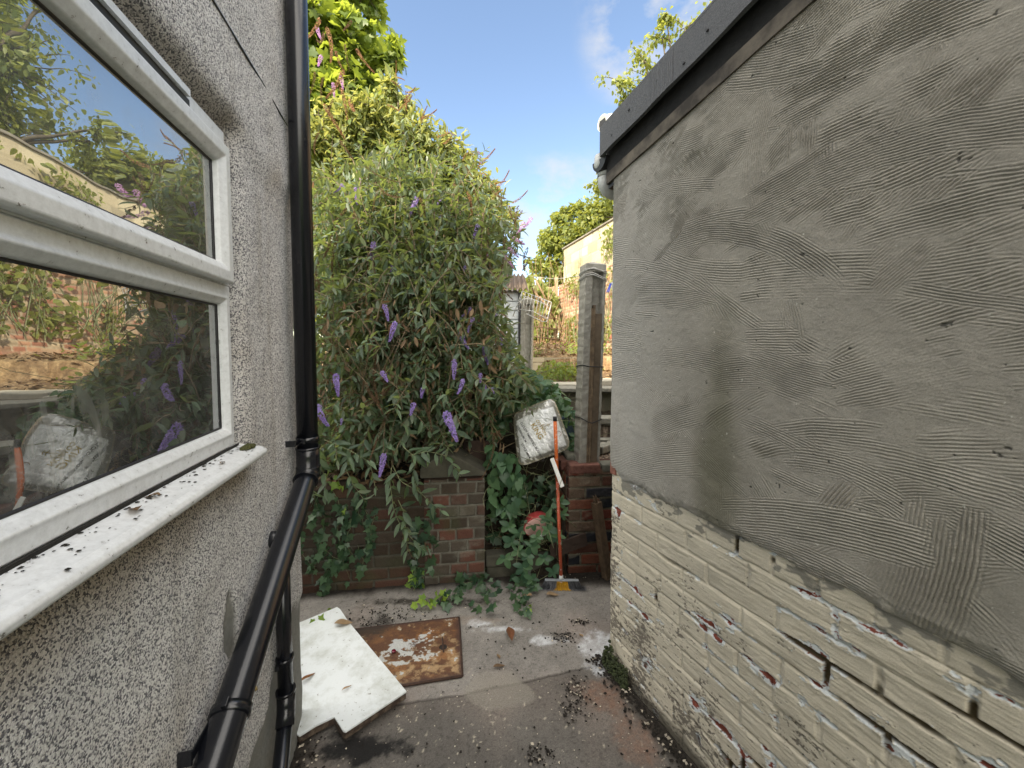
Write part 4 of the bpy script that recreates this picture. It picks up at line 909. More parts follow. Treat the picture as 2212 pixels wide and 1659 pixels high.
for a_, b_, c_ in ((1.335, 1.342, 1.330), (1.325, 1.350, 1.318), (1.300, 1.315, 1.280), (1.290, 1.303, 1.270)):
    st.tube([pl(-hw-.004, hd+.003, a_-.01), pl(-hw-.004, -hd-.003, a_), pl(-hw*.3, -hd-.004, b_), pl(hw+.004, -hd-.003, c_), pl(hw+.004, hd+.003, c_-.004), pl(-hw-.004, hd+.003, a_-.01)], .0028, 6)
st.build('string_wrap', string_m, root)
p2 = hpost('concrete_post', tuple(P(1136, 812, 4.1)-Vector((0, 0, .25))), tuple(P(1140, 648, 4.12)), .125, .10, math.radians(-12), 'shorter weathered concrete post further back with a white wire rack hung on it', simple('pale_concrete', (.28, .27, .23), .92, .35, 22, .004, col2=(.46, .44, .38)))

# washing line from the near post to the right and the far left
ln = MB(); a_ = pl(hw, hd, 1.30); ln.tube([a_, P(1322, 612, 3.2), P(1400, 628, 4.2)], .002, 5); ln.tube([pl(-hw, hd, 1.315), P(1200, 603, 5.5), P(1110, 592, 10)], .0025, 5); o = ln.build('washing_line', string_m); tag(o, 'thin washing line strung from the top of the leaning post', 'washing line')
for (u, v, col_, lab) in ((1329, 604, (.25, .10, .55), 'purple clothes peg on the line by the outbuilding'), (1316, 622, (.02, .04, .30), 'dark blue clothes peg hanging on the washing line'), (1325, 620, (.45, .62, .85), 'pale blue clothes peg next to the dark blue one')):
    p = P(u, v, 3.2); mt = simple('peg_plastic', col_, .4, .1); g = MB(); R_ = Matrix.Rotation(random.uniform(-.5, .5), 3, 'Y')
    g.box(p+Vector((.004, 0, 0)), (.009, .012, .075), R_, .001); g.box(p+Vector((-.007, 0, -.002)), (.007, .012, .075), R_ @ Matrix.Rotation(.12, 3, 'Y'), .001); o = g.build('clothes_peg', mt); tag(o, lab, 'clothes peg')

# wire rack on the far post
rk = MB(); wm = .005; 
def RK(u, v, Y): return P(u, v, Y)
q = [RK(1112, 672, 3.95), RK(1130, 630, 3.95), RK(1190, 652, 4.05), RK(1184, 700, 4.05)]
tpn = [(1112, 678), (1130, 628), (1190, 652)]
def lr(a, b, t): return a+(b-a)*t
for dY in (0, .045):
    rk.tube([P(1108, 684, 3.93+dY), P(1128, 629, 3.93+dY), P(1191, 653, 4.02+dY), P(1181, 695, 4.02+dY), P(1170, 694, 4.02+dY), P(1138, 678, 3.98+dY)], wm, 6)
rk.tube([P(1113, 668, 3.94), P(1134, 640, 3.95), P(1186, 660, 4.02)], wm*.8, 5)
for k in range(10):
    t_ = k/9; u0, v0_ = lr(1128, 1191, t_), lr(629, 653, t_); rk.tube([P(u0, v0_, 3.93+.09*t_), P(u0-7, v0_+42-8*abs(t_-.5), 3.94+.09*t_)], wm*.7, 5); rk.tube([P(u0, v0_, 3.93+.09*t_), P(u0, v0_-.5, 3.99+.09*t_)], wm*.6, 5)
for k in range(4):
    t_ = k/3; u0, v0_ = lr(1110, 1126, t_), lr(680, 634, t_); rk.tube([P(u0, v0_, 3.93), P(u0+6, v0_+8, 3.93)], wm*.6, 5)
rk.tube([P(1122, 668, 3.95), P(1150, 672, 3.97), P(1184, 690, 4.02)], wm*.8, 5)
o = rk.build('wire_rack', simple('white_wire', (.75, .75, .72), .4, .1)); tag(o, 'white wire clothes airer hooked over the far concrete post', 'wire rack')

# ================================================================ BLANKET PACKAGE AND BROOM
pk = empty('blanket_package', tuple(P(1168, 940, 2.62)), 'crumpled clear plastic blanket package with white paper insert leaning in the ivy', 'package')
n = 130
a_, b__ = np.meshgrid(np.linspace(0, 1, n), np.linspace(0, 1, n), indexing='ij')
c00, c10, c01, c11 = (1107, 893), (1196, 857), (1119, 1011), (1236, 968)   # TL TR BL BR
Yt, Yb = 2.70, 2.53
PT = {k: np.array(P(*k, Y)) for k, Y in ((c00, Yt), (c10, Yt), (c01, Yb), (c11, Yb))}
sup = (np.abs(2*a_-1)**7+np.abs(2*b__-1)**7)**(1/7)
mxx = np.maximum(np.abs(2*a_-1), np.abs(2*b__-1)); k_ = np.where(sup > 0, mxx/np.maximum(sup, 1e-6), 1)
A2 = .5+(a_-.5)*k_; B2 = .5+(b__-.5)*k_
base_ = ((1-A2)*(1-B2))[..., None]*PT[c00]+(A2*(1-B2))[..., None]*PT[c10]+((1-A2)*B2)[..., None]*PT[c01]+(A2*B2)[..., None]*PT[c11]
ex = (PT[c10]-PT[c00]); ex /= np.linalg.norm(ex); ey = PT[c01]-PT[c00]; ey -= ex*ey.dot(ex); ey /= np.linalg.norm(ey); en = np.cross(ex, ey); en = -en if en[1] > 0 else en
puff = .045*(1-np.clip(sup*k_, 0, 1)**4)
ridge = np.abs(fbm(A2*6+B2*2, B2*9-A2*3, 420, 4)); fold = np.abs(fbm(A2*14-B2*5, B2*11, 424, 3))
crk = .0032*(ridge-.3)+.0028*(fold-.3)
Pf = base_+en*(puff+crk*(.4+puff/.045))[..., None]; Pb = base_-en*(puff*.6+.001)[..., None]
ins = sstep(.075, .095, A2+.012*ridge)*sstep(.93, .91, A2)*sstep(.18, .21, B2+.05*fold)*sstep(.94, .91, B2+.03*fold)
edge_refl = lerp(np.ones(a_.shape+(3,))*np.array((.20, .20, .17)), np.array((.60, .60, .56)), sstep(.25, .5, fold))  # bag margin painted with the film's silvery and dark reflections
c = lerp(edge_refl, np.array((.62, .645, .63)), ins); c = lerp(c, np.array((.46, .48, .48)), sstep(.06, .0, ridge)*ins*.6); c = lerp(c, np.array((.8, .82, .84)), sstep(.10, .03, fold)*ins*.8)  # insert creases darkened and folds lightened in the colour
gold = np.exp(-((sup*k_-.975)/.012)**2); c = lerp(c, np.array((.35, .28, .14)), gold*.7)
V = np.concatenate([Pf.reshape(-1, 3), Pb.reshape(-1, 3)]); f1 = grid_faces(n, n); f2 = f1[:, ::-1]+n*n
pm_ = attrmat('plastic_film', .12, 60, .1, .002, .9); pm_.node_tree.nodes['Principled BSDF'].inputs['Coat Weight'].default_value = .8; pm_.node_tree.nodes['Principled BSDF'].inputs['Coat Roughness'].default_value = .05
np_mesh('plastic_bag', V, [f1, f2], pm_, pk, np.concatenate([c.reshape(-1, 3), c.reshape(-1, 3)*.8]))
from mathutils.bvhtree import BVHTree
bvh = BVHTree.FromPolygons([tuple(v) for v in V[:n*n]], [tuple(f) for f in f1])
dg = bpy.context.evaluated_depsgraph_get()
def text_on(body, size, cu, cv, col_, nm, dirv, spacing=1.0, shear=0):
    """lettering laid on the package; (cu, cv) = start of the baseline in package coordinates, dirv = reading direction"""
    tx = bpy.data.curves.new(nm, 'FONT'); tx.body = body; tx.size = size; tx.space_character = spacing; tx.resolution_u = 3; tx.offset = size*.012
    to = bpy.data.objects.new(nm, tx); COL.objects.link(to); dg.update(); me = bpy.data.meshes.new_from_object(to.evaluated_get(bpy.context.evaluated_depsgraph_get())); bpy.data.objects.remove(to)
    d = np.array(dirv, float); d /= np.linalg.norm(d); up = np.array((d[1], -d[0]))
    co = np.array([v.co[:2] for v in me.vertices]); O = base_[int(cu*(n-1)), int(cv*(n-1))]
    out_ = []
    for x, y in co:
        p = O+ex*(d[0]*x+up[0]*y)+ey*(d[1]*x+up[1]*y)
        hit = bvh.ray_cast(Vector(p+en*.15), Vector(-en)); q = hit[0] if hit[0] else Vector(p)
        out_.append(tuple(np.array(q)+en*.0022))
    me.vertices.foreach_set('co', np.array(out_, np.float32).ravel()); me.update(); me.materials.append(col_)
    o = bpy.data.objects.new(nm, me); COL.objects.link(o); put(o, pk)
ink = simple('black_print', (.03, .03, .03), .5, .1); goldm = simple('gold_print', (.36, .26, .05), .4, .2)
dr = (.34, .94)
text_on('CLOUDY EMBOSSED BLANKETS', .0215, .16, .26, ink, 'printed_text', (.16, .99), .97)
text_on('SIZE:200X240CM', .0185, .075, .28, ink, 'printed_text', (.12, .99))
text_on('STYLE MK4', .0225, .120, .64, ink, 'printed_text', (.16, .99))
text_on('COTTON', .028, .49, .34, goldm, 'printed_text', (.16, .99))
text_on('KING', .050, .36, .37, goldm, 'printed_text', (.16, .99))
lg = bmesh.new()
def on_pk(x, y, l=.0024):
    O = base_[int(.62*(n-1)), int(.50*(n-1))]; p = O+ex*x+ey*y; hit = bvh.ray_cast(Vector(p+en*.15), Vector(-en)); return (hit[0] if hit[0] else Vector(p))+Vector(en)*l
g = MB()
for a0, a1, r0 in ((.5, 5.7, .018), (.9, 5.2, .010)):
    g.tube([on_pk(r0*math.cos(a0+(a1-a0)*k/14), r0*math.sin(a0+(a1-a0)*k/14)) for k in range(15)], .0014, 5)
g.tube([on_pk(-.004, 0), on_pk(.042, -.002)], .0016, 5); g.tube([on_pk(.030, -.014), on_pk(.034, .0), on_pk(.030, .014)], .0014, 5); g.tube([on_pk(.042, -.01), on_pk(.046, 0), on_pk(.042, .01)], .0014, 5)
g.build('printed_emblem', goldm, pk)
g = MB(); O2 = (.85, .72)
def on2(x, y):
    O = base_[int(.86*(n-1)), int(.70*(n-1))]; p = O+ex*x+ey*y; hit = bvh.ray_cast(Vector(p+en*.15), Vector(-en)); return (hit[0] if hit[0] else Vector(p))+Vector(en)*.0024
g.tube([on2(.017*math.cos(-2.6+k*.3), .017*math.sin(-2.6+k*.3)) for k in range(15)], .0014, 5); g.build('printed_ring', simple('brown_print', (.22, .09, .05), .4, .2), pk)
lid = MB(); lid.box(P(1222, 925, 2.78), (.10, .012, .19), Matrix.Rotation(-.42, 3, 'Y') @ Matrix.Rotation(.3, 3, 'X'), .01); o = lid.build('plastic_lid', simple('blue_grey_plastic', (.09, .13, .19), .35, .2)); tag(o, 'blue grey plastic lid tucked behind the blanket package', 'lid')

br = empty('broom', tuple(G(1213, 1284)), 'orange flaking broom standing upright against the gateway with yellow and grey bristles', 'broom')
hb0 = P(1212, 1249, 2.345); hb1 = P(1199, 909, 2.44)
ora = simple('flaking_orange_paint', (.62, .13, .02), .5, .2, 70, .0006, col2=(.62, .55, .52), thr=(.57, .63))
orl = simple('faded_red_paint', (.42, .075, .03), .5, .2, 80, .0006, col2=(.60, .50, .48), thr=(.60, .66))
md_ = hb0.lerp(hb1, .62)
MB().tube([hb0, md_], .0105, 16).build('lower_handle', orl, br)
MB().tube([md_-(hb1-hb0)*.004, hb1], .0118, 16).build('upper_handle', ora, br)
MB().tube([hb1-(hb1-hb0)*.002, hb1+(hb1-hb0)*.028], .0128, 16).build('end_cap', M['rubber'], br)
g = MB(); g.tube([hb0+Vector((0, 0, .020)), hb0+Vector((.0005, 0, -.012)), P(1213, 1252, 2.34)], [.0125, .014, .018], 14); g.build('ferrule', M['grey_plastic'], br)
hl, hr = P(1177, 1253, 2.34), P(1250, 1253, 2.335)
hd_ = (hr-hl); g = MB(); g.box((hl+hr)/2, (hd_.length, .022, .008), Matrix.Rotation(math.atan2(hd_.y, hd_.x), 3, 'Z'), .004); g.build('broom_head', simple('grey_head', (.22, .24, .26), .5, .2), br)
def bristles(name, t0, t1, mat, K):
    V = []; Fb = []; vv_ = []
    R_ = np.random.default_rng(int(t0*100)+3)
    for k in range(K):
        t_ = R_.uniform(t0, t1); y_ = R_.uniform(-.010, .010); p = np.array(hl+(hr-hl)*t_)+np.array((0, y_, -.004))
        sp_ = (t_-.5)*.095+R_.normal(0, .004); L_ = R_.uniform(.070, .085)
        if R_.random() < .08: sp_ += R_.normal(0, .02)
        q1 = p+np.array((sp_*.4, y_*.5, -L_*.55)); q2 = np.array((p[0]+sp_*1.0, p[1]+y_*1.4-.008, max(p[2]-L_-R_.uniform(0, .01), .004)))
        w_ = .0011; b0 = len(V)
        for c_, ww in ((p, w_), (q1, w_), (q2, w_*.5)):
            V += [c_+np.array((-ww, 0, 0)), c_+np.array((ww, 0, 0)), c_+np.array((0, -ww, 0))]
        for s in (0, 3):
            for i, j in ((0, 1), (1, 2), (2, 0)): Fb.append((b0+s+i, b0+s+j, b0+s+3+j, b0+s+3+i))
        vv_ += [R_.random()]*9
    np_mesh(name, np.array(V), [np.array(Fb)], mat, br, var=np.array(vv_))
bl_ = leafmat('grey_bristle', (.02, .022, .026), (.20, .21, .23), (.1, .1, .1), .05); by_ = leafmat('yellow_bristle', (.45, .22, .008), (.78, .45, .03), (.7, .4, .03), .15)
bristles('grey_bristles', .0, .355, bl_, 650); bristles('yellow_bristles', .34, .67, by_, 600); bristles('grey_bristles', .66, 1.0, bl_, 650)

# timber offcuts
g = MB(); pa, pb_ = P(1288, 1085, 2.47), P(1314, 1262, 2.44)
ax = (pb_-pa).normalized(); q = Vector((0, 0, -1)).rotation_difference(ax).to_matrix() @ Matrix.Rotation(math.radians(35), 3, 'Z')
g.box((pa+pb_)/2, (.058, .045, (pb_-pa).length), q, .002)
g.build
for k in range(9):
    s_ = random.uniform(-.022, .022); g.tube([pa+q @ Vector((s_, random.uniform(-.018, .018), -.01)), pa+q @ Vector((s_*1.1, random.uniform(-.018, .018), .012+random.random()*.035))*1.0+Vector((0, 0, .015))], [.006, .001], 5)
o = g.build('broken_timber', simple('wet_brown_timber', (.055, .035, .02), .9, .4, 20, .003, col2=(.15, .10, .06))); tag(o, 'splintered brown timber post stump leaning on the brick pier', 'timber')
g = MB(); pa, pb_ = P(1192, 990, 2.38), P(1215, 1052, 2.33); ax = (pb_-pa).normalized(); q = Vector((0, 0, -1)).rotation_difference(ax).to_matrix() @ Matrix.Rotation(.3, 3, 'Z')
g.box((pa+pb_)/2, (.026, .007, (pb_-pa).length), q, .002); o = g.build('white_batten', simple('white_painted_strip', (.66, .66, .62), .5, .12, 40, col2=(.8, .8, .77))); tag(o, 'short white plastic strip hanging across the broom handle', 'strip')
g = MB(); g.prism([P(1188, 1180, 2.46), P(1265, 1152, 2.44), P(1270, 1178, 2.44), P(1190, 1208, 2.46)], (0, .02, 0)); o = g.build('dark_plank', M['dark_wood']); tag(o, 'dark plank wedged against the foot of the brick pier', 'plank')
# wooden tub behind the coping
g = MB(); g.tube([P(1028, 1010, 2.72), P(1032, 948, 2.74)], [.075, .115], 12); o = g.build('rotten_tub', M['dark_wood']); tag(o, 'dark rotten wooden tub behind the coping stone', 'tub')
# red plastic tub in the gateway
g = MB(); c0 = P(1162, 1135, 2.45); rot_ = Matrix.Rotation(-.3, 3, 'Y') @ Matrix.Rotation(.5, 3, 'X')
for k in range(1): 
    g.tube([c0+rot_ @ Vector((0, .05, 0)), c0+rot_ @ Vector((0, 0, 0)), c0+rot_ @ Vector((0, -.012, 0))], [.075, .09, .098], 24)
o = g.build('red_tub', simple('translucent_red', (.38, .05, .05), .3, .3, 20)); 
g2 = MB(); g2.tube([c0+rot_ @ Vector((0, -.0125, 0)), c0+rot_ @ Vector((0, -.016, 0))], .090, 24); o2 = g2.build('tub_base', simple('pink_plastic', (.80, .50, .46), .35, .15, 12), o)
g2 = MB(); g2.box(c0+rot_ @ Vector((.02, -.022, -.075)), (.16, .012, .018), rot_, .003); g2.build('white_rim', simple('white_rim', (.6, .6, .6), .4, .1), o)
tag(o, 'broken red and pink plastic tub half hidden by bramble leaves', 'tub')

# ================================================================ FAR GARDEN: boundary wall, fence, shed, house
E0 = np.array((1.36, 10.4, 0.)); bdv = np.array((.30, -1.0, 0)); bdv /= np.linalg.norm(bdv); bnv = np.array((-bdv[1], bdv[0], 0))*-1
if bnv[0] > 0: bnv = -bnv
bwall = empty('boundary_wall', (1.36, 10.4, 1.7), 'tall sunlit boundary wall of old brick topped with pale concrete blocks', 'wall')
masonry('old_brickwork', E0-bdv*.25+np.array((0, 0, 1.0)), bdv, bnv, 10.5, 2.22, .020, [(.34, .15, .10), (.40, .22, .14), (.44, .30, .20), (.36, .20, .14), (.46, .36, .25)], M['brick'], seed=31, recess=.012, mcol=(.44, .38, .28), dirt=.15, parent=bwall, rough=.006)
masonry('blockwork', E0+np.array((0, 0, 3.22))-bnv*.03, bdv, bnv, 10.2, .92, .020, YELLOW, M['brick'], bl=.45, bh=.228, seed=33, recess=.006, mcol=(.38, .33, .23), dirt=.12, parent=bwall, rough=.003)
R_b = Matrix((Vector(bdv), Vector(bnv), Vector((0, 0, 1)))).transposed()
g = MB(); g.box(Vector(E0+bdv*5.1-bnv*.12)+Vector((0, 0, 4.158)), (10.3, .26, .035), R_b, .006); g.build('coping', simple('grey_coping', (.22, .20, .17), .9, .3, 9), bwall)
fnc = empty('back_fence', (0, 11, 1.8), 'weathered board fence with ivy across the end of the garden', 'fence')
fm = simple('sunlit_boards', (.30, .22, .13), .9, .35, 8, .004, col2=(.44, .34, .22))
g = MB()
for k in range(34):
    x = -3.4+k*.14; g.box((x, 11.0+.01*(k % 2), 2.40+.02*math.sin(k*2.1)), (.135, .02, 1.7), None, .003)
g.build('boards', fm, fnc)
for x in (-3.2, -1.6, 0, .78, 1.25):
    MB().box((x, 10.94, 2.45), (.09, .09, 2.1), None, .006).build('fence_post', fm, fnc)
# trellis
tr = empty('trellis', tuple(P(1180, 770, 8.5)), 'broken wooden trellis panel leaning at the end of the garden', 'trellis')
tw = simple('trellis_wood', (.26, .17, .10), .9, .3, 12)
g = MB()
for k in range(4): u_ = 1148+k*17; g.tube([P(u_, 758, 8.5), P(u_+3, 672+k*3, 8.6)], .016, 4)
for k in range(4): v_ = 684+k*22; g.tube([P(1144, v_-2, 8.48), P(1206, v_+5, 8.52)], .016, 4)
g.build('lattice', tw, tr)
for k, (a0, b0_, lab) in enumerate((((1158, 605), (1192, 672), 'longest bare garden stake leaning above the trellis'), ((1148, 622), (1190, 675), 'second garden stake leaning left of the longest one'), ((1166, 640), (1200, 690), 'short garden stake lowest of the leaning three'))):
    g = MB(); g.tube([P(*a0, 8.3), P(*b0_, 8.5)], .018, 6); o = g.build('garden_stake', tw); tag(o, lab, 'stake', 'stakes leaning by the trellis')
# shed with corrugated roof
sh = empty('garden_shed', tuple(P(1080, 770, 5.6)), 'white painted shed with corrugated roof half hidden behind the buddleia', 'shed')
swm = simple('shed_white', (.52, .56, .58), .8, .2, 6); g = MB()
sa = P(1121, 700, 5.6); g.box((sa.x-.8, sa.y+.75, 1.72), (1.6, 1.5, 1.25), None, .01); g.build('shed_wall', swm, sh)
g = MB()
for k in range(9): g.box((sa.x-.8, sa.y-.012, 1.2+k*.13), (1.6, .02, .118), Matrix.Rotation(-.06, 3, 'X'), .003)
g.build('cladding', swm, sh)
g = MB(); g.box((sa.x+.015, sa.y-.02, 1.7), (.05, .06, 1.2), None, .003); g.build('corner_trim', M['rubber'], sh)
nx, ny = 160, 4; uu, vv = np.meshgrid(np.linspace(-1.75, .14, nx), np.linspace(-.12, 1.8, ny), indexing='ij')
Vc = np.stack([sa.x+uu, sa.y+vv, 2.36+.028*np.sin(uu*2*np.pi/.076)+vv*.30], -1); Vc2 = Vc.copy(); Vc2[..., 2] -= .006
np_mesh('corrugated_roof', np.concatenate([Vc.reshape(-1, 3), Vc2.reshape(-1, 3)]), [grid_faces(nx, ny), grid_faces(nx, ny)[:, ::-1]+nx*ny], simple('old_sheet', (.12, .085, .06), .85, .4, 12), sh)
# outhouse gable in orange brick further off
g = empty('far_outhouse', (-.25, 12.2, 1.8), 'small far outhouse with pale gable and orange brick behind the fence', 'outhouse')
h1 = MB(); h1.box((-.15, 12.3, 2.35), (1.0, 1.0, 2.3)); h1.build('brick_part', simple('orange_brick', (.50, .20, .08), .9, .3, 9), g)
h1 = MB(); h1.prism([(-.75, 11.75, 3.45), (.45, 11.75, 3.45), (.45, 11.75, 3.62), (.30, 11.75, 3.70)], (0, 1.1, 0)); h1.build('roof', simple('pale_roof', (.46, .38, .26), .9, .2, 6), g)
# far house
fh = empty('far_house', (-4, 24, 1.8), 'distant brick house with grey hipped roof and white window above the shed', 'house')
h1 = MB(); h1.box((-5.1, 26, 4.15), (9.6, 6, 4.7)); h1.build('wall', simple('far_brick', (.40, .31, .22), .9, .2, 4), fh)
h1 = MB(); h1.prism([(-10.3, 22.7, 6.55), (.05, 22.7, 6.55), (-1.2, 25.8, 7.5), (-9, 25.8, 7.5)], (0, .12, -.12)); h1.prism([(.05, 22.7, 6.54), (.05, 29.3, 6.54), (-1.2, 26, 7.5)], (-.1, 0, -.1)); h1.build('roof', simple('slate', (.20, .20, .21), .8, .2, 5), fh)
for x in (-.95, -3.4): 
    w_ = MB(); w_.box((x, 22.97, 5.55), (1.15, .08, 1.3), None, .01); wo = w_.build('window', simple('far_white', (.75, .77, .78), .5, .05), fh)
    w2 = MB(); w2.box((x, 22.92, 5.55), (.38, .06, 1.05)); w2.build('pane', simple('far_glass', (.10, .14, .16), .1, .1), wo)
# ================================================================ PLANTS
def nrmz(a): return a/np.maximum(np.linalg.norm(a, axis=-1, keepdims=True), 1e-9)
def lance(wd=.13, fold=.30, droop=.18, rows=(0, .22, .5, .78, 1), ws=(.08, .85, 1, .62, .05)):
    V = []
    for t_, w_ in zip(rows, ws):
        z = -droop*t_*t_; V += [(-wd*w_, t_, z+fold*wd*w_), (0, t_, z), (wd*w_, t_, z+fold*wd*w_)]
    Fq = []
    for r_ in range(len(rows)-1):
        for k in range(2): a_ = r_*3+k; Fq.append((a_, a_+1, a_+4, a_+3))
    return np.array(V, float), np.array(Fq)
def outline(pts, cup=.12, droop=.15):
    """a leaf from its outline (x, y along the axis): triangle fan round the midrib"""
    P_ = np.array(pts, float); cen = np.array([[0, .42]]); Q = np.concatenate([cen, P_]); z = cup*np.abs(Q[:, 0])-droop*Q[:, 1]**2
    V = np.concatenate([Q, z[:, None]], 1); K = len(P_)
    return V, np.array([(0, 1+k, 1+(k+1) % K) for k in range(K)])
LANCE = lance(.155)
OVAL = lance(.30, .25, .2, (0, .2, .5, .8, 1), (.1, .8, 1, .7, .06))
SMALL = (np.array([(-.3, .35, .05), (0, 0, 0), (.3, .35, .05), (0, 1, -.15), (0, .45, -.03)], float), np.array([(1, 2, 4), (1, 4, 0), (0, 4, 3), (4, 2, 3)]))
def sym(h): return h+[(-x, y) for x, y in h[::-1] if abs(x) > 1e-6]
IVY = outline(sym([(0, 0), (.16, -.10), (.42, -.02), (.36, .16), (.55, .42), (.28, .48), (.16, .62), (0, 1)]), .10, .12)
HEART = outline(sym([(0, .08), (.10, -.08), (.28, -.06), (.40, .14), (.36, .42), (.18, .75), (0, 1)]), .16, .2)
MAPLE = outline(sym([(0, 0), (.20, -.04), (.50, -.02), (.36, .16), (.62, .34), (.66, .62), (.40, .52), (.26, .50), (.22, .72), (0, 1)]), .06, .2)
BIRCH = outline(sym([(0, 0), (.26, .10), (.34, .34), (.18, .72), (0, 1)]), .1, .15)
def leaves(name, pos, axis, nor, size, tmpl, mat, parent=None, var=None, width=1.0, seed=0):
    TV, TF = tmpl; K = len(pos); R_ = np.random.default_rng(seed)
    y = nrmz(axis); x = nrmz(np.cross(y, nor)); z = np.cross(x, y)
    if np.isscalar(size): size = np.full(K, size)
    wv = R_.uniform(.8, 1.2, K)*width
    bend = R_.uniform(.2, 2.0, K)
    V = pos[:, None, :]+(TV[None, :, 0]*wv[:, None]*size[:, None])[..., None]*x[:, None, :]+(TV[None, :, 1]*size[:, None])[..., None]*y[:, None, :]+(TV[None, :, 2]*bend[:, None]*size[:, None])[..., None]*z[:, None, :]
    Fc = TF[None]+len(TV)*np.arange(K)[:, None, None]
    if var is None: var = R_.random(K)
    return np_mesh(name, V.reshape(-1, 3), [Fc.reshape(-1, TF.shape[1])], mat, parent, var=np.repeat(var, len(TV)))
def tubes(name, lines, mat, parent=None, seg=4):
    """lines: list of (points (k,3), r0, r1)"""
    Vs, Fs_ = [], []; b0 = 0
    for pts, r0, r1 in lines:
        pts = np.asarray(pts, float); k = len(pts); t_ = nrmz(np.gradient(pts, axis=0)); up = np.array((.31, .17, .93)) if abs(t_[0, 2]) < .9 else np.array((1., .1, 0))
        a_ = nrmz(np.cross(t_, up)); b_ = np.cross(t_, a_); r = np.linspace(r0, r1, k)[:, None]
        ring_ = np.stack([pts+(a_*math.cos(q)+b_*math.sin(q))*r for q in np.arange(seg)*2*math.pi/seg], 1)
        Vs.append(ring_.reshape(-1, 3)); i = np.arange(k-1)[:, None]*seg; j = np.arange(seg)[None]
        Fs_.append(np.stack([i+j, i+(j+1) % seg, i+seg+(j+1) % seg, i+seg+j], -1).reshape(-1, 4)+b0); b0 += k*seg
    return np_mesh(name, np.concatenate(Vs), [np.concatenate(Fs_)], mat, parent)
def bez(a, b, c, k=9):
    t_ = np.linspace(0, 1, k)[:, None]; return (1-t_)**2*a+2*t_*(1-t_)*b+t_**2*c
R = np.random.default_rng(77)
def inpoly(u, v, poly):
    r_ = False; n_ = len(poly)
    for i in range(n_):
        x1_, y1_ = poly[i]; x2_, y2_ = poly[(i+1) % n_]
        if (y1_ > v) != (y2_ > v) and u < (x2_-x1_)*(v-y1_)/(y2_-y1_)+x1_: r_ = not r_
    return r_
def sample_targets(poly, K, depth, seed):
    R_ = np.random.default_rng(seed); us = [p[0] for p in poly]; vs = [p[1] for p in poly]; o_ = []
    while len(o_) < K:
        u, v = R_.uniform(min(us), max(us)), R_.uniform(min(vs), max(vs))
        if inpoly(u, v, poly): o_.append(tuple(P(u, v, depth(u, v, R_))))
    return np.array(o_)

# ---- flower spikes shared by many copies
def spike_mesh(name, L_, r0, K, mat, seed, curve=0.0, petal=.0052):
    R_ = np.random.default_rng(seed); V = []; F_ = []; vr = []
    for k in range(K):
        t_ = (k+R_.random())/K; a_ = R_.uniform(0, 6.28); rr = r0*(1-.75*t_**1.5)*R_.uniform(.72, 1.08)*(.35+.65*min(1, t_*9))
        c_ = np.array((math.cos(a_)*rr+curve*t_*t_*L_, math.sin(a_)*rr, -L_*t_)); d = nrmz(np.array((math.cos(a_), math.sin(a_), R_.uniform(-.6, .3))))
        x = nrmz(np.cross(d, (.1, .2, 1))); y = np.cross(d, x); th = R_.uniform(0, 1.5); x, y = x*math.cos(th)+y*math.sin(th), y*math.cos(th)-x*math.sin(th)
        s_ = petal*R_.uniform(.7, 1.2); b0 = len(V); V.append(c_-d*s_*.5)
        for q in range(4):
            an = q*math.pi/2; V.append(c_+(x*math.cos(an)+y*math.sin(an))*s_+d*s_*.25); V.append(c_+(x*math.cos(an+.78)+y*math.sin(an+.78))*s_*.5+d*s_*.05)
        for q in range(8): F_.append((b0, b0+1+q, b0+1+(q+1) % 8))
        vr += [R_.random()*.8+.2*(1-t_)]*9
    me_o = np_mesh(name, np.array(V), [np.array(F_)], mat, None, var=np.array(vr)); return me_o
protos = {'flower_spike': [spike_mesh('flower_spike', .13, .019, 230, M['flower'], 1), spike_mesh('flower_spike', .10, .017, 170, M['flower'], 2, .3), spike_mesh('flower_spike', .075, .016, 110, M['flower'], 3)],
          'pink_flower_spike': [spike_mesh('pink_flower_spike', .13, .019, 160, M['pink_flower'], 4, .2)],
          'dead_flower_spike': [spike_mesh('dead_flower_spike', .22, .010, 200, M['dead'], 5, .45, .0045), spike_mesh('dead_flower_spike', .15, .010, 150, M['dead'], 6, .2, .0045), spike_mesh('dead_flower_spike', .30, .009, 220, M['dead'], 7, .5, .0045)],
          'rusty_flower_spike': [spike_mesh('rusty_flower_spike', .20, .012, 190, M['rust_spike'], 8, .3, .005), spike_mesh('rusty_flower_spike', .14, .011, 130, M['rust_spike'], 9, .5, .005)]}
used_p = set()
def spike(kind, i, pos, dirv, scale, parent, roll=0):
    pr = protos[kind][i % len(protos[kind])]
    o = pr if id(pr) not in used_p else pr.copy()
    if o is not pr: COL.objects.link(o)
    used_p.add(id(pr))
    q = Vector((0, 0, -1)).rotation_difference(Vector(dirv).normalized())
    o.parent = parent; o.matrix_parent_inverse = Matrix.Translation(-Vector(parent.location))
    o.location = Vector(pos); o.rotation_mode = 'QUATERNION'; o.rotation_quaternion = q @ Matrix.Rotation(roll, 3, 'Z').to_quaternion(); o.scale = (scale,)*3
    return o

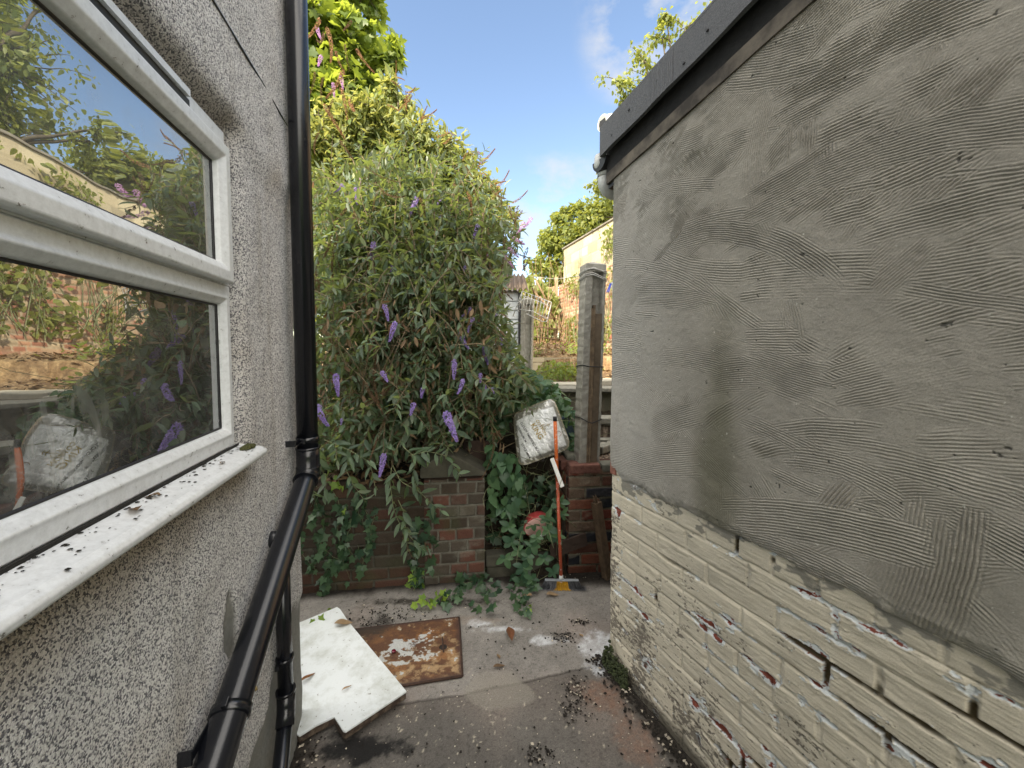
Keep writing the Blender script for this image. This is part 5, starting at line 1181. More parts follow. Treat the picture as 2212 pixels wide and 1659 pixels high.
# ---- the buddleia
bud_base = Vector((-.75, 3.0, .66))
bud = empty('buddleia_bush', bud_base, 'huge overgrown buddleia with lilac flower spikes spilling over the brick garden wall', 'bush')
ENV = [(640, 450), (680, 370), (715, 400), (745, 330), (790, 370), (822, 290), (850, 350), (895, 300), (930, 355), (965, 320), (1020, 375), (1072, 405), (1110, 450), (1128, 500), (1112, 560), (1085, 640), (1110, 720), (1140, 800), (1160, 850), (1090, 890), (1060, 935), (980, 980), (880, 970), (820, 1000), (750, 1015), (640, 1020)]
def dep(u, v, R_):
    back = np.interp(v, [150, 400, 700, 1000], [4.6, 4.0, 3.3, 2.75]); front = np.interp(v, [150, 400, 650, 850, 1000], [3.4, 2.9, 2.45, 2.25, 2.2])
    return front+(back-front)*R_.random()**1.2
tg = sample_targets(ENV, 470, dep, 5)
lines = []; LP, LA, LNn, LS = [], [], [], []; tips = []
def leafy(pts, start, step, size, pairs=2, splay=.9, seedv=None):
    d = np.diff(pts, axis=0); L_ = np.linalg.norm(d, axis=1); cum = np.concatenate([[0], np.cumsum(L_)]); tot = cum[-1]; s_ = tot*start; k = 0
    while s_ < tot:
        i = min(np.searchsorted(cum, s_)-1, len(d)-1); i = max(i, 0); p = pts[i]+d[i]*((s_-cum[i])/L_[i]); t_ = d[i]/L_[i]
        a_ = nrmz(np.cross(t_, R.normal(0, 1, 3)*.4+np.array((0, 0, 1)) if k % 2 else np.array((t_[1]+.3, -t_[0], .2)))); 
        for sgn in ((1, -1) if pairs == 2 else (R.choice([-1, 1]),)):
            ax = nrmz(a_*sgn*splay+t_*R.uniform(.25, .8)+np.array((0, 0, R.uniform(-.45, .15)))+R.normal(0, .12, 3))
            LP.append(p); LA.append(ax); LNn.append(nrmz(np.array((0, 0, 1))+R.normal(0, .35, 3))); LS.append(size*R.uniform(.65, 1.15)*(1-.35*(s_/tot)**3))
        s_ += step*R.uniform(.75, 1.25); k += 1
for q, tgt in enumerate(tg):
    b_ = np.array((R.uniform(-1.35, -.25), R.uniform(2.75, 3.7), .66)); b_[0] = b_[0]*.6+tgt[0]*.4*.8
    if b_[1] > tgt[1]+.9: b_[1] = tgt[1]+.9
    top_ = max(tgt[2]+R.uniform(.05, .55), 1.0); mid = np.array((b_[0]*.55+tgt[0]*.45, b_[1]*.6+tgt[1]*.4, top_+.15))
    pts = bez(b_, mid, tgt, 12)
    if q % 3 == 0 or tgt[2] < 1.6:
        lines.append((pts, .0075, .0018))
    else: lines.append((pts[5:], .005, .0018))
    leafy(pts, .52, .056, .125 if tgt[1] < 3.3 else .13)
    tips.append((tgt, nrmz(pts[-1]-pts[-3])))
    for _ in range(2):
        i = R.integers(5, 10); p = pts[i]; e_ = p+R.normal(0, .14, 3)+np.array((0, -.04, -.02)); pp_ = bez(p, (p+e_)/2+np.array((0, 0, .06)), e_, 5); lines.append((pp_, .0028, .0012)); leafy(pp_, .15, .040, .085)
# straggling dry stems and twigs low down
for q in range(230):
    u, v = R.uniform(650, 1090), R.uniform(600, 1010); p = np.array(P(u, v, R.uniform(2.45, 2.95))); d = R.normal(0, 1, 3)*np.array((1, .3, .9)); d = nrmz(d)*R.uniform(.10, .45)
    lines.append((bez(p, p+d*.5+R.normal(0, .04, 3), p+d, 6), R.uniform(.0014, .0045), .0012))
for q in range(34):
    u, v = R.uniform(660, 1080), R.uniform(560, 900); e_ = np.array(P(u, v, R.uniform(2.32, 2.7))); b_ = np.array((R.uniform(-1.1, -.3), R.uniform(2.6, 2.9), .68)); lines.append((bez(b_, (b_+e_)/2+np.array((R.normal(0, .12), -.05, .12)), e_, 10), R.uniform(.006, .011), .0025))
tubes('stems', lines, M['stem'], bud)
LPa = np.array(LP); LAa = np.array(LA); LNa = np.array(LNn); LSa = np.array(LS)
leaves('leaves', LPa, LAa, LNa, LSa, LANCE, M['buddleia'], bud, seed=3)
# inner mass of smaller leaves deeper in the bush
inn = sample_targets(ENV, 12000, lambda u, v, R_: dep(u, v, R_)*.35+.65*np.interp(v, [150, 400, 700, 1000], [4.7, 4.1, 3.4, 2.85])+R_.normal(0, .12), 9)
inn = inn[inn[:, 2] > .70]
leaves('inner_leaves', inn, R.normal(0, 1, (len(inn), 3))+np.array((0, -.2, -.5)), R.normal(0, .6, (len(inn), 3))+np.array((0, 0, 1)), R.uniform(.05, .105, len(inn)), LANCE, M['buddleia'], bud, seed=4, width=1.15)
dl_ = sample_targets([(650, 640), (1080, 640), (1090, 960), (650, 990)], 900, lambda u, v, R_: R_.uniform(2.4, 2.9), 10)
leaves('dry_leaves', dl_, R.normal(0, .5, (len(dl_), 3))+np.array((0, 0, -1)), R.normal(0, 1, (len(dl_), 3)), R.uniform(.03, .08, len(dl_)), LANCE, M['dry_leaf'], bud, seed=5)
# flowers where the photograph shows them
fl = [(725, 826, 2.24, 0, -.25, 1.0), (685, 898, 2.2, 1, -.35, 1.3), (672, 832, 2.25, 2, -.4, .9), (825, 820, 2.3, 2, -.7, 1.0), (895, 888, 2.2, 2, .3, .95), (913, 852, 2.3, 2, .1, .8), (962, 915, 2.15, 0, -.5, 1.35), (830, 998, 2.2, 0, .15, 1.0),
      (854, 712, 2.4, 0, .25, 1.0), (829, 676, 2.45, 1, -.7, 1.0), (1000, 835, 2.3, 1, .05, .9), (982, 793, 2.35, 0, .0, .95), (998, 742, 2.5, 1, -.3, .95), (1023, 702, 2.6, 1, .8, 1.0), (1044, 765, 2.6, 0, -.3, .95), (1038, 820, 2.4, 2, .0, .8),
      (1018, 678, 2.8, 1, .6, .9), (1075, 685, 3.0, 1, .7, .9), (808, 540, 2.8, 0, .1, 1.1), (900, 443, 3.1, 0, .3, 1.25), (957, 440, 3.1, 2, .8, 1.0), (950, 475, 3.0, 2, 0, .9), (740, 411, 3.0, 1, .5, .9), (768, 420, 3.0, 1, -.5, 1.0), (757, 445, 3.0, 2, -.4, .9),
      (770, 438, 3.0, 2, -.2, .9), (1035, 500, 3.0, 1, .7, 1.1), (1050, 563, 3.1, 1, -.6, .9), (738, 913, 2.3, 2, 0, .5), (990, 728, 2.6, 2, 0, .7), (1080, 742, 2.9, 2, -.3, .8), (1046, 842, 2.35, 2, -.5, .6), (1063, 846, 2.35, 2, -.4, .5), (848, 583, 2.7, 2, .2, .6), (1005, 585, 2.9, 2, .2, .7)]
for k, (u, v, Y, i, lean, s) in enumerate(fl):
    spike('flower_spike', i, P(u, v, Y)+Vector((0, 0, .05*s)), (-lean*.9, -.25, -1), s*1.02, bud, k)
for k, (u, v, Y, lean) in enumerate(((1108, 512, 3.2, .9), (1098, 535, 3.2, .8), (1090, 553, 3.2, .8), (1132, 480, 3.3, -.3), (1065, 610, 3.1, .6), (1074, 625, 3.3, .2), (695, 120, 3.4, -.3), (685, 60, 3.4, .2), (720, 180, 3.4, .1), (735, 165, 3.4, .4), (1148, 470, 3.3, -.4), (775, 385, 3.2, .2))):
    spike('pink_flower_spike', 0, P(u, v, Y), (lean*.9, -.2, -.8), .9, bud, k)
for k in range(58):     # dead spikes arching out, many against the sky
    if k < 20: u, v = [(1075, 445), (1100, 470), (1120, 470), (1140, 560), (1128, 480), (1090, 520), (1060, 430), (1005, 385), (1020, 420), (1105, 560), (1145, 580), (1130, 600), (700, 190), (720, 240), (690, 310), (745, 120), (760, 70), (700, 95), (680, 180), (735, 330)][k]; Y = 3.2
    else: u, v = R.uniform(670, 1090), R.uniform(380, 960); Y = np.interp(v, [380, 960], [3.0, 2.3])
    spike('dead_flower_spike', k, P(u, v-25, Y), (R.uniform(-.5, .7), -.3, -.8), R.uniform(.8, 1.25), bud, R.uniform(0, 6))
for k in range(36):
    t_ = R.random()*6; q = int(t_); t_ -= q; EDGE = [(845, 165), (890, 225), (950, 268), (1010, 315), (1060, 372), (1095, 430), (1118, 490)]; (u0, v0_), (u1_, v1_) = EDGE[q], EDGE[q+1]; u = u0+(u1_-u0)*t_+R.uniform(-40, 12); v = v0_+(v1_-v0_)*t_+R.uniform(-8, 30)
    spike('rusty_flower_spike', k, P(u, v, R.uniform(3.2, 3.9)), (R.uniform(.2, 1.3), -.2, R.uniform(-.3, 1.0)), R.uniform(.55, .9), bud, R.uniform(0, 6))
for k, (u, v) in enumerate(((705, 60), (725, 110), (742, 150), (735, 190), (700, 225), (690, 40), (770, 105), (755, 215), (675, 480), (672, 390), (1010, 410), (980, 395))):
    spike('rusty_flower_spike', k, P(u, v, 3.3), (R.uniform(-.2, .6), -.2, -1), R.uniform(1.1, 1.6), bud, R.uniform(0, 6))
# leafy sprays hanging in front of the brick wall
SP, SL_, = [], []; lines = []; LP, LA, LNn, LS = [], [], [], []
for pts_ in ([(848, 1005), (865, 1040), (905, 1062), (935, 1090), (955, 1105)], [(846, 1010), (842, 1040), (850, 1100), (862, 1130), (895, 1170), (918, 1190)], [(860, 1080), (872, 1105), (878, 1150), (880, 1195)], [(880, 985), (925, 975), (965, 985), (995, 1030)], [(700, 950), (760, 975), (800, 1000), (812, 1060)], [(680, 960), (690, 1000), (705, 1040), (700, 1075)], [(760, 970), (745, 1010), (765, 1050), (790, 1085)], [(660, 1000), (668, 1040), (680, 1075)], [(870, 965), (900, 990), (890, 1030), (905, 1060)]):
    q = np.array([P(u, v, 2.24-.004*k) for k, (u, v) in enumerate(pts_)]); tt = np.linspace(0, len(q)-1, 14); q = np.stack([np.interp(tt, np.arange(len(q)), q[:, a_]) for a_ in range(3)], 1)
    lines.append((q, .0028, .0012)); leafy(q, .12, .045, .095)
tubes('hanging_stems', lines, M['green_stem'], bud)
leaves('hanging_leaves', np.array(LP), np.array(LA), np.array(LNn)+np.array((0, -.8, 0)), np.array(LS), LANCE, M['buddleia'], bud, seed=8)
for u, v, s in ((870, 1150, .6), (880, 1178, .5), (918, 1172, .6)): spike('dead_flower_spike', 1, P(u, v, 2.22), (.2, -.1, -1), s, bud, u)

# ---- trees
M['pale_leaf'] = leafmat('pale_shrub_leaf', (.09, .14, .045), (.30, .34, .15), (.55, .55, .14), .40, .5)
def tree(name, base, clumps, tmpl, size, mat, label, K, trunk_r=.12, cat='tree', group=None, seed=1, drp=.4):
    R_ = np.random.default_rng(seed); root = empty(name, base, label, cat, group); base = np.array(base, float)
    cen = np.array([c[:3] for c in clumps]); rad = np.array([c[3] for c in clumps]); top_ = cen[cen[:, 2].argmax()]
    lines = []; fork = base+(top_-base)*.35+np.array((.05, 0, 0)); tk = [bez(base, (base+fork)/2+np.array((.08, 0, 0)), fork, 6)]
    lines.append((tk[0], trunk_r, trunk_r*.7))
    for c_, r_ in zip(cen, rad): lines.append((bez(fork-np.array((0, 0, .1)), (fork+c_)/2+np.array((0, 0, .3)), c_, 8), trunk_r*.45, .012))
    P_, A_, N_ = [], [], []
    w_ = rad**2; w_ = w_/w_.sum()
    for c_, r_, ww in zip(cen, rad, w_):
        nb = max(6, int(K*ww/26))
        for b__ in range(nb):
            d = nrmz(R_.normal(0, 1, 3)); e_ = c_+d*r_*R_.uniform(.45, 1.12)*np.array((1, 1, .9)); s_ = c_+d*r_*.15
            pp_ = bez(s_, (s_+e_)/2+np.array((0, 0, .1*r_)), e_, 5); lines.append((pp_, .010, .003))
            k = 26; tt = R_.uniform(.25, 1.05, k)[:, None]; p = s_+(e_-s_)*tt+R_.normal(0, .10*r_**.5, (k, 3)); P_.append(p)
            A_.append(R_.normal(0, 1, (k, 3))+d*.5+np.array((0, 0, -drp))); N_.append(R_.normal(0, .5, (k, 3))+np.array((0, 0, 1))+d*.4)
    tubes('trunk', lines, M['bark'], root, 5)
    P_ = np.concatenate(P_); leaves('crown', P_, np.concatenate(A_), np.concatenate(N_), size*R_.uniform(.7, 1.2, len(P_)), tmpl, mat, root, seed=seed)
    return root
def cl(u, v, Y, rpx): p = P(u, v, Y); return (p.x, p.y, p.z, rpx*Y/F)
tree('sycamore_tree', (-2.3, 4.9, .9), [cl(700, -60, 4.4, 90), cl(780, -20, 4.4, 58), cl(690, 90, 4.2, 85), cl(765, 80, 4.3, 55), cl(838, 118, 4.3, 30), cl(800, 165, 4.3, 48), cl(740, 190, 4.2, 70), cl(680, 240, 4.2, 85), cl(770, 265, 4.3, 60), cl(830, 220, 4.4, 42), cl(700, 330, 4.2, 75), cl(790, 330, 4.4, 60), cl(600, 60, 4.9, 120), cl(560, 250, 5.1, 120)],
     MAPLE, .095, M['maple'], 'bright sunlit sycamore rising behind the buddleia beside the downpipe', 10500, seed=11)
shr = tree('flowering_shrub', (-.9, 4.6, .9), [cl(690, 310, 3.9, 72), cl(760, 270, 3.9, 66), cl(825, 245, 3.9, 58), cl(862, 215, 3.8, 36), cl(850, 185, 3.8, 20), cl(900, 285, 3.8, 52), cl(955, 315, 3.8, 44), cl(1000, 350, 3.8, 38), cl(1040, 385, 3.75, 34), cl(1066, 430, 3.7, 34), cl(1088, 480, 3.6, 26),
    cl(960, 390, 3.9, 56), cl(860, 340, 4.0, 76), cl(750, 370, 4.0, 80), cl(1030, 470, 3.9, 46), cl(930, 455, 4.0, 60), cl(680, 430, 4.0, 70), cl(830, 440, 4.1, 70)], LANCE, .085, M['pale_leaf'], 'tall pale leaved flowering shrub with rusty seed spikes sloping up behind the buddleia', 11000, .05, 'shrub', None, 18)
hp_ = [cl(900, 330, 5.4, 60), cl(960, 370, 5.4, 60), cl(1010, 420, 5.5, 55), cl(840, 300, 5.3, 80), cl(1040, 500, 5.5, 50), cl(960, 480, 5.6, 90), cl(860, 420, 5.6, 100), cl(760, 400, 5.6, 120), cl(690, 470, 5.6, 120), cl(1040, 570, 5.9, 40), cl(930, 590, 5.8, 100), cl(800, 580, 5.8, 130), cl(680, 640, 5.8, 120), cl(600, 450, 6, 140)]
tree('laurel_hedge', (-1.6, 5.6, 1.2), hp_, OVAL, .11, M['maple'], 'sunlit bright green hedge filling the gap behind the buddleia', 7000, seed=12, cat='hedge')
# trees beyond the boundary wall
tree('field_tree', (2.6, 13.6, 1.85), [cl(1250, 520, 13, 70), cl(1195, 520, 13, 42), cl(1220, 465, 13, 26), cl(1275, 470, 13, 38), cl(1170, 570, 13, 30), cl(1205, 590, 13, 50), cl(1320, 470, 13, 60), cl(1200, 470, 13, 16), cl(1250, 450, 13, 18)], SMALL, .17, M['tree_leaf'], 'rounded bright green tree behind the end of the boundary wall', 9000, seed=13)
tree('birch_tree', (4.2, 8.6, 1.6), [cl(1330, 170, 8.2, 34), cl(1352, 215, 8.2, 30), cl(1390, 130, 8.2, 40), cl(1430, 80, 8.2, 36), cl(1440, 40, 8.2, 16), cl(1480, 60, 8.2, 40), cl(1420, 180, 8.3, 70), cl(1290, 400, 8.2, 22), cl(1310, 420, 8.3, 34), cl(1300, 470, 8.6, 30), cl(1500, 250, 8.5, 120), cl(1400, 330, 8.5, 90), cl(1440, 460, 8.6, 110), cl(1600, 120, 8.5, 150)], BIRCH, .085, M['tree_leaf'], 'slender birch with small yellow green leaves showing above the outbuilding roof', 9500, seed=14, drp=1.0)
RT = [((4.05, 9.6, 1.6), 15), ((3.95, 8.0, 1.6), 16), ((3.9, 6.0, 1.5), 17)]
for (bx, by, bz), sd in RT:
    R_ = np.random.default_rng(sd); cs_ = []
    while len(cs_) < 26:
        x_, y_, r_ = bx+R_.uniform(-.5, 1.9), by+R_.uniform(-1.1, 1.1), R_.uniform(.55, .95); z_ = R_.uniform(3.9, max(5.2, 1.5+.68*y_-r_*.8))
        if x_-r_ > .275*y_: cs_.append((x_, y_, z_, r_))
    tree('ivy_clad_tree', (bx, by, bz), cs_, BIRCH, .17, M['tree_leaf'], {15: 'leafy tree overhanging the boundary wall, seen reflected in the middle of the window', 16: 'leafy tree over the boundary wall reflected at the left of the upper pane', 17: 'nearest leafy tree above the boundary wall, only in the window reflection'}[sd], 12000, seed=sd)

# ---- climbers and ground plants
def patch(name, pts, tmpl, size, mat, label, cat, parent=None, facing=(0, -1, .6), seed=1, kind=None, axis=(0, 0, -1), spread=.7, stems=None, group=None):
    R_ = np.random.default_rng(seed); pts = np.asarray(pts)
    if stems: 
        root = empty(name, tuple(pts.mean(0)), label, cat, group)
        leaves('foliage', pts, R_.normal(0, spread, (len(pts), 3))+np.array(axis), R_.normal(0, .4, (len(pts), 3))+np.array(facing), size*R_.uniform(.55, 1.2, len(pts)), tmpl, mat, root, seed=seed)
        tubes('stems', stems, M['green_stem'] if stems is not None else None, root); return root
    o = leaves(name, pts, R_.normal(0, spread, (len(pts), 3))+np.array(axis), R_.normal(0, .4, (len(pts), 3))+np.array(facing), size*R_.uniform(.55, 1.2, len(pts)), tmpl, mat, None, seed=seed)
    tag(o, label, cat, group, kind); return o
def strand(p0, n_, step, drift, R_, hug=None):
    p = np.array(p0, float); o_ = [p.copy()]; d = nrmz(np.array(drift, float))
    for _ in range(n_):
        d = nrmz(d+R_.normal(0, .35, 3)*np.array((1, .15, .6))+np.array(drift)*.3); p = p+d*step; o_.append(p.copy())
    return np.array(o_)
# ivy trails down the brick garden wall
def wall_front(x): return 2.215+(x+1.75)*.1399
def trail(starts, label, seed, size=.045, mat='ivy', n_=9, lpn=2, offy=-.02):
    R_ = np.random.default_rng(seed); pts = []; st_ = []
    for (u, v, n__) in starts:
        p = P(u, v, 2.3); p = np.array(P(u, v, wall_front(p.x)+offy))
        s_ = strand(p, n__, .030, (.1, 0, -1), R_); s_[:, 1] = wall_front(s_[:, 0])+offy+R_.uniform(-.015, .0, len(s_)); s_[:, 2] = np.maximum(s_[:, 2], .02); st_.append((s_, .0016, .001))
        for q in s_:
            for _ in range(R_.integers(1, lpn+1)): pts.append(q+R_.normal(0, .010, 3)+np.array((0, -.006, 0)))
    return patch('ivy', pts, IVY, size, M[mat], label, 'ivy', facing=(0, -1, .35), seed=seed, axis=(0, -.1, -1), spread=.55, stems=st_, group='ivy on the garden walls')
trail([(700, 1090, 14), (720, 1060, 10), (690, 1160, 12), (745, 1090, 10), (735, 1160, 9), (760, 1120, 8), (670, 1050, 8), (655, 1150, 8), (700, 1260, 4), (775, 1180, 5), (710, 1200, 9), (790, 1060, 12), (810, 1100, 9), (760, 1040, 10)], 'dark ivy trailing down the brick garden wall nearest the downpipe', 51, .052)
trail([(900, 1180, 8), (915, 1150, 8), (890, 1210, 6), (925, 1120, 6), (900, 1120, 5), (935, 1090, 3)], 'dark ivy hanging between the brickwork and the gate pier', 52, .060)
trail([(895, 1225, 3), (905, 1235, 3), (890, 1240, 3), (900, 1275, 2), (745, 1098, 3), (730, 1030, 2), (905, 1300, 2)], 'small lime green ivy shoots at the middle of the brick wall', 53, .042, 'young_ivy')
def ground_patch(spots, label, seed, size, mat, tmpl=IVY, dz=.03):
    R_ = np.random.default_rng(seed); pts = []; st_ = []
    for u, v, k, sp_ in spots:
        g = G(u, v, .03); q = np.array(g)+R_.normal(0, sp_, (k, 3))*np.array((1, .5, .3)); q[:, 2] = np.abs(q[:, 2])*.9+.006; pts.append(q); st_.append((np.array([q[0], q.mean(0), q[-1]]), .0014, .001))
    return patch('ivy', np.concatenate(pts), tmpl, size, M[mat], label, 'ivy', facing=(0, -.9, .8), seed=seed, axis=(.1, -.5, -.2), spread=.8, stems=st_, group='ivy on the garden walls')
ground_patch([(1010, 1262, 22, .045), (1040, 1250, 22, .045), (985, 1285, 12, .03), (960, 1300, 8, .03), (1060, 1275, 12, .03), (1045, 1310, 6, .03)], 'grey green ivy clump on the ground at the foot of the gate pier', 54, .050, 'ivy')
ground_patch([(925, 1300, 9, .02), (945, 1293, 7, .02), (905, 1308, 4, .015), (1146, 1312, 3, .01)], 'lime green ivy tuft on the ground left of the gate pier', 55, .042, 'young_ivy')
ground_patch([(1120, 1300, 14, .03), (1135, 1270, 14, .03), (1130, 1320, 5, .03), (1125, 1245, 10, .03)], 'ivy creeping onto the paving beside the broom head', 56, .046, 'ivy')
ground_patch([(690, 1345, 3, .02), (672, 1352, 2, .02), (705, 1320, 2, .01)], 'ivy sprig lying over the far end of the white board', 57, .040, 'young_ivy', dz=.06)
# gateway tangle: bindweed, brambles and ivy
R_ = np.random.default_rng(61)
def gate_pts(K, poly, y0_, y1_, seed): return sample_targets(poly, K, lambda u, v, r: r.uniform(y0_, y1_), seed)
tw_ = [(bez(p, p+R_.normal(0, .08, 3), p+R_.normal(0, .14, 3), 5), .0026, .0012) for p in gate_pts(130, [(1050, 990), (1200, 990), (1220, 1230), (1050, 1200)], 2.48, 2.75, 62)]
patch('bindweed', gate_pts(95, [(1058, 960), (1120, 985), (1140, 1020), (1110, 1120), (1060, 1110)], 2.42, 2.55, 63), HEART, .078, M['vine'], 'large leaved bindweed hanging in the gateway beside the package', 'bindweed', facing=(0, -1, .3), seed=63, spread=.5, stems=tw_)
q = gate_pts(330, [(1050, 1020), (1200, 1030), (1225, 1230), (1100, 1240), (1050, 1190)], 2.52, 2.78, 64)
patch('ivy', q, IVY, .055, M['ivy'], 'dark ivy filling the back of the overgrown gateway', 'ivy', facing=(0, -1, .5), seed=64, stems=tw_[:40], group='ivy on the garden walls')
brq = []; brs = []
for (u, v, Y) in ((1150, 1130, 2.42), (1120, 1150, 2.42), (1215, 1110, 2.40), (1185, 1145, 2.38), (1205, 1160, 2.38), (1150, 1180, 2.38), (1120, 1190, 2.4), (1175, 1205, 2.38), (1130, 1225, 2.38), (1105, 1170, 2.42), (1195, 1235, 2.36), (1150, 1250, 2.36), (1125, 1260, 2.36), (1210, 1085, 2.40), (1100, 1135, 2.44), (1140, 1200, 2.36), (1160, 1160, 2.37), (1180, 1120, 2.4), (1092, 1205, 2.40)):
    c_ = np.array(P(u, v, Y)); c_[2] = max(c_[2], .03)
    for k in range(5): brq.append((c_, 2*math.pi*k/5+R_.uniform(-.2, .2)))
    brs.append((bez(c_, c_+np.array((0, .05, -.04)), c_+R_.normal(0, .08, 3)+np.array((0, .05, -.12)), 5), .0022, .0016))
bpos = np.array([b_[0] for b_ in brq]); ba = np.array([(math.cos(b_[1]), -.25, math.sin(b_[1])*.8) for b_ in brq]); brm = empty('bramble', tuple(bpos.mean(0)), 'bramble with broad five part leaves growing up in front of the red tub', 'bramble')
leaves('foliage', bpos, ba, np.tile((0, -1, .9), (len(bpos), 1))+R_.normal(0, .25, (len(bpos), 3)), .062*R_.uniform(.7, 1.2, len(bpos)), OVAL, M['vine'], brm, seed=65, width=.95); tubes('stems', brs, M['green_stem'], brm)
# green mass above and behind the package, along the terrace edge
q = gate_pts(1500, [(1050, 800), (1130, 790), (1200, 830), (1235, 880), (1250, 990), (1225, 1000), (1180, 870), (1110, 890), (1060, 960), (1030, 900)], 2.72, 3.5, 66)
patch('bindweed', q, HEART, .060, M['vine'], 'mass of leafy bindweed behind the blanket package and along the terrace', 'bindweed', facing=(0, -.6, 1), seed=66, axis=(.2, -.6, -.4), spread=.7, stems=[(bez(p, p+R_.normal(0, .1, 3), p+R_.normal(0, .16, 3), 5), .002, .0012) for p in q[:110]])
# sunlit weeds on the terraces
def tuft(pts, label, seed, size=.05, mat='maple', tmpl=OVAL):
    pts = np.asarray(pts); Rr = np.random.default_rng(seed); ss_ = [(bez(np.array((p[0]+Rr.normal(0, .03), p[1], float(Hh(p[0], p[1])))), p*.5+.5*np.array((p[0], p[1], float(Hh(p[0], p[1])))), p, 4), .003, .0015) for p in pts[::5]]
    return patch('weeds', pts, tmpl, size, M[mat], label, 'weeds', facing=(0, -.5, 1), seed=seed, axis=(0, 0, .1), spread=1, stems=ss_, group='weeds on the terraces')
def gpts(x0_, x1_, y0_, y1_, h_, K, seed):
    Rr = np.random.default_rng(seed); x = Rr.normal((x0_+x1_)/2, (x1_-x0_)/4, K); y = Rr.uniform(y0_, y1_, K); return np.stack([x, y, Hh(x, y)+h_*Rr.random(K)**1.3], 1)
tuft(gpts(.25, 1.0, 4.6, 5.3, .16, 700, 71), 'sunlit low weeds growing at the left of the leaning post', 71)
tuft(gpts(.9, 1.7, 6.2, 7.4, .22, 500, 72), 'sunlit weeds on the leaf covered bank below the boundary wall', 72)
tuft(gpts(-.1, .5, 6.2, 7.2, .25, 420, 73), 'weeds behind the far concrete post', 73)
# climber on the boundary wall, ivy on the back fence
def wallpts(t0, t1, z0, z1, K, seed, thick=.18):
    Rr = np.random.default_rng(seed); t_ = Rr.uniform(t0, t1, K); z = z0+(z1-z0)*Rr.random(K); o_ = E0+bdv*t_[:, None]+bnv*(Rr.random((K, 1))**1.5*thick+.02); o_[:, 2] = z; return o_
def clumpy(p, sc, thr, seed): return p[(vn(p[:, 0]*sc+p[:, 1]*sc, p[:, 2]*sc, seed)+.5*vn(p[:, 0]*sc*2.7+p[:, 1]*sc*2.7, p[:, 2]*sc*2.7, seed+1)) > thr]
for k, (a0, a1, z0, z1, K, sd, lab) in enumerate(((.3, 2.4, 1.7, 3.3, 1500, 81, 'sparse climber with dry stems on the far end of the boundary wall'), (2.2, 4.2, 1.7, 4.0, 2600, 82, 'autumn tinted climber on the boundary wall seen beside the outbuilding corner'), (4.4, 9.8, 1.9, 4.3, 4200, 83, 'long ivy curtain on the near stretch of boundary wall seen in the window reflection'))):
    q = clumpy(wallpts(a0, a1, z0, z1, K, sd), 1.6, .12 if k != 2 else .40, 500+k)
    st_ = []
    Rr = np.random.default_rng(sd)
    for _ in range(26 if k < 2 else 60):
        s_ = wallpts(a0, a1, 1.6, 1.8, 1, int(Rr.integers(1e6)))[0]; e_ = s_+bdv*Rr.normal(0, .4)+np.array((0, 0, Rr.uniform(.8, 2.2))); st_.append((bez(s_, (s_+e_)/2+bdv*Rr.normal(0, .2), e_, 7), .008, .003))
    patch('climber', q, BIRCH, .085, M['tree_leaf'], lab, 'climber', facing=tuple(bnv*1.2+np.array((0, 0, .5))), seed=sd, stems=st_)
q = sample_targets([(1100, 620), (1150, 590), (1205, 640), (1205, 700), (1180, 740), (1100, 740)], 2600, lambda u, v, r: r.uniform(10.2, 10.9), 84); q = clumpy(q, 2.0, -.35, 520)
patch('fence_ivy', q, HEART, .13, M['tree_leaf'], 'leafy ivy smothering the fence at the end of the garden', 'ivy', facing=(0, -1, .5), seed=84, stems=[(bez(p, p+R_.normal(0, .2, 3), p+R_.normal(0, .4, 3), 5), .01, .004) for p in q[:60]])
# bare dry stems tangled over the end fence
lines = []
for k in range(40):
    p = np.array(P(R_.uniform(1160, 1225), R_.uniform(690, 760), R_.uniform(9.6, 10.6))); e_ = p+np.array((R_.normal(0, .25), 0, R_.uniform(.4, 1.9))); lines.append((bez(p, (p+e_)/2+R_.normal(0, .12, 3), e_, 7), .010, .004))
o = tubes('dry_stems', lines, simple('dry_stem_sunlit', (.26, .17, .10), .9, .3, 12)); tag(o, 'tangle of bare dry stems in front of the garden end fence', 'dead climber')
# leaf litter on the bank
K = 5000; x = R_.uniform(-2.5, 3.3, K); y = R_.uniform(4.4, 10.2, K); p = np.stack([x, y, Hh(x, y)+.015+.02*R_.random(K)], 1)
o = leaves('leaf_litter', p, R_.normal(0, 1, (K, 3))*np.array((1, 1, .2)), R_.normal(0, .35, (K, 3))+np.array((0, 0, 1)), R_.uniform(.04, .09, K), BIRCH, M['dry_leaf'], None, seed=90); tag(o, 'brown leaf litter on the sunlit garden bank', 'leaf litter', kind='stuff')
K = 450; x = R_.uniform(-1.7, .35, K); y = wall_front(x)+.02+R_.uniform(.0, .35, K); z = .665+R_.random(K)*.03; mk = (x > -.17); z = np.where(mk, Hh(x, y)+.02, z); p = np.stack([x, y, z], 1)
o = leaves('leaf_litter', p, R_.normal(0, 1, (K, 3))*np.array((1, 1, .3)), R_.normal(0, .5, (K, 3))+np.array((0, -.2, 1)), R_.uniform(.03, .07, K), LANCE, M['dead'], None, seed=91, width=1.4); tag(o, 'dead leaves and twigs lying along the top of the brick wall', 'leaf litter', kind='stuff')
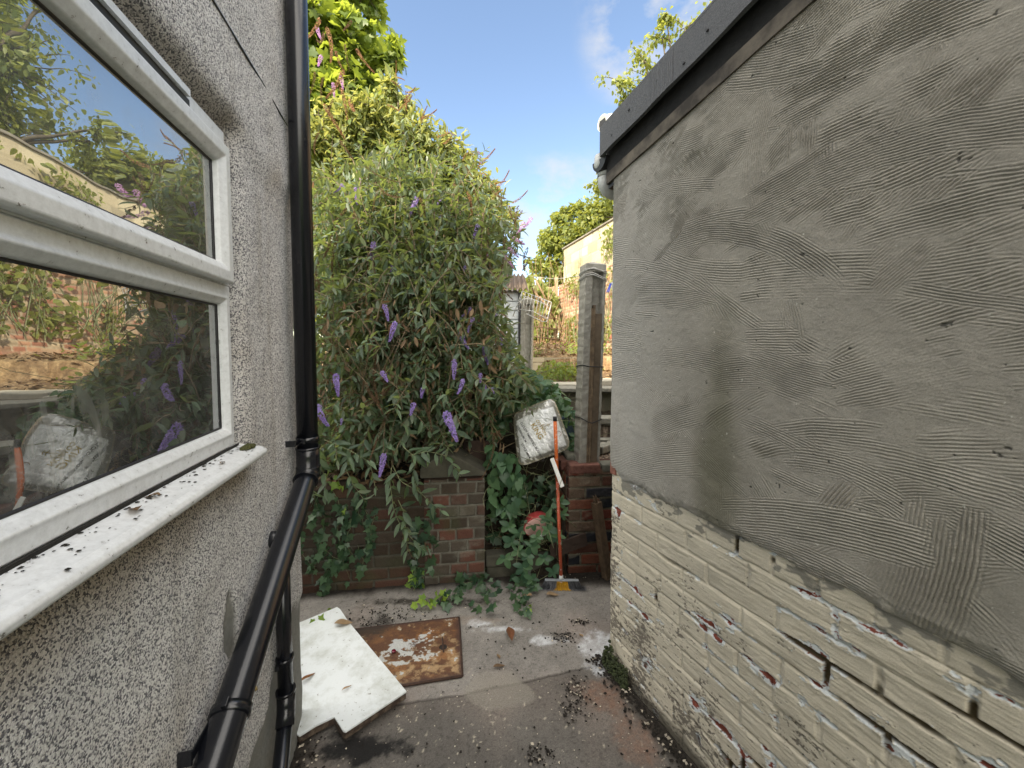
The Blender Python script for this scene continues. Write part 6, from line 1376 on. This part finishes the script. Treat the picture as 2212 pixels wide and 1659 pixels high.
# single leaves lying about
def big_leaf(p, ang, size, label, mat='dry_leaf', wdt=1.0, curl=.35, tm=LANCE):
    TV, TF = tm; V = TV.copy(); V[:, 0] *= wdt*1.6; V[:, 2] += .35*curl*np.abs(V[:, 0])+.05*np.sin(V[:, 1]*7); V = V*size; ca, sa = math.cos(ang), math.sin(ang)
    V = np.stack([V[:, 0]*ca-V[:, 1]*sa, V[:, 0]*sa+V[:, 1]*ca, V[:, 2]-V[:, 2].min()], 1)
    root = np_mesh('fallen_leaf', V, [TF], M[mat], None, var=np.full(len(V), random.random())); root.location = p; md = root.modifiers.new('s', 'SUBSURF'); md.levels = 1; md.render_levels = 2
    tag(root, label, 'leaf', 'fallen leaves on the yard'); return root
M['rust_leaf'] = leafmat('rust_leaf', (.13, .045, .022), (.20, .075, .035), tw=.1, rough=.6)
big_leaf(G(1106, 1392, .004), .15, .125, 'large curled rust brown leaf alone on the concrete', 'rust_leaf', .75, 1.4)
big_leaf(G(722, 1352, .046), -1.3, .09, 'long brown leaf on the edge of the white board nearest the wall', 'dry_leaf', 1.0)
big_leaf(G(648, 1478, .042), -.55, .07, 'thin red brown leaf near the left edge of the white board', 'rust_leaf', .6)
big_leaf(G(738, 1495, .050), -.7, .045, 'tiny dry leaf in the middle of the white board', 'dry_leaf', .5)
big_leaf(G(1065, 1445, .004), -1.2, .06, 'pale dry leaf by the mortar patch', 'dry_leaf', .7)
big_leaf(G(1080, 1425, .004), .4, .04, 'grey curled leaf just above the pale dry leaf', 'dry_leaf', .8)
big_leaf(G(1260, 1378, .004), .5, .035, 'small pale leaf beside the soil crumbs at the right', 'dry_leaf', .9)
big_leaf(G(1180, 1288, .004), -1.4, .08, 'brown leaf lying in front of the broom bristles', 'dry_leaf', 1.0)
big_leaf(G(1150, 1290, .004), 1.3, .07, 'brown leaf left of the broom bristles', 'dry_leaf', 1.0)
big_leaf(LW(.93, .035, 1.2385), .9, .040, 'dry brown leaf on the window sill nearest the camera', 'dry_leaf', .9)
big_leaf(LW(.86, .028, 1.2385), 1.6, .035, 'crumpled brown leaf on the window sill, middle of three', 'dry_leaf', .9)
big_leaf(LW(.66, .033, 1.237), .3, .026, 'small dark leaf on the sill nearest the moss clump', 'dry_leaf', .7)
# moss at the outbuilding corner
mo = bmesh.new()
for k in range(420):
    u_ = random.uniform(.0, .16); z = abs(random.gauss(0, .045))*(1-u_*2); o_ = .012+random.random()*.03*(1-z*6 if z < .16 else 0)
    bmesh.ops.create_icosphere(mo, subdivisions=1, radius=random.uniform(.004, .009), matrix=Matrix.Translation(RW(u_, max(o_, .004), max(z, .0))))
me = bpy.data.meshes.new('moss_clump'); mo.to_mesh(me); mo.free(); me.materials.append(simple('dark_moss', (.010, .014, .006), .95, .5, 60, .003, col2=(.045, .06, .018)))
o = bpy.data.objects.new('moss_clump', me); COL.objects.link(o); tag(o, 'dark green moss at the foot of the outbuilding corner', 'moss')
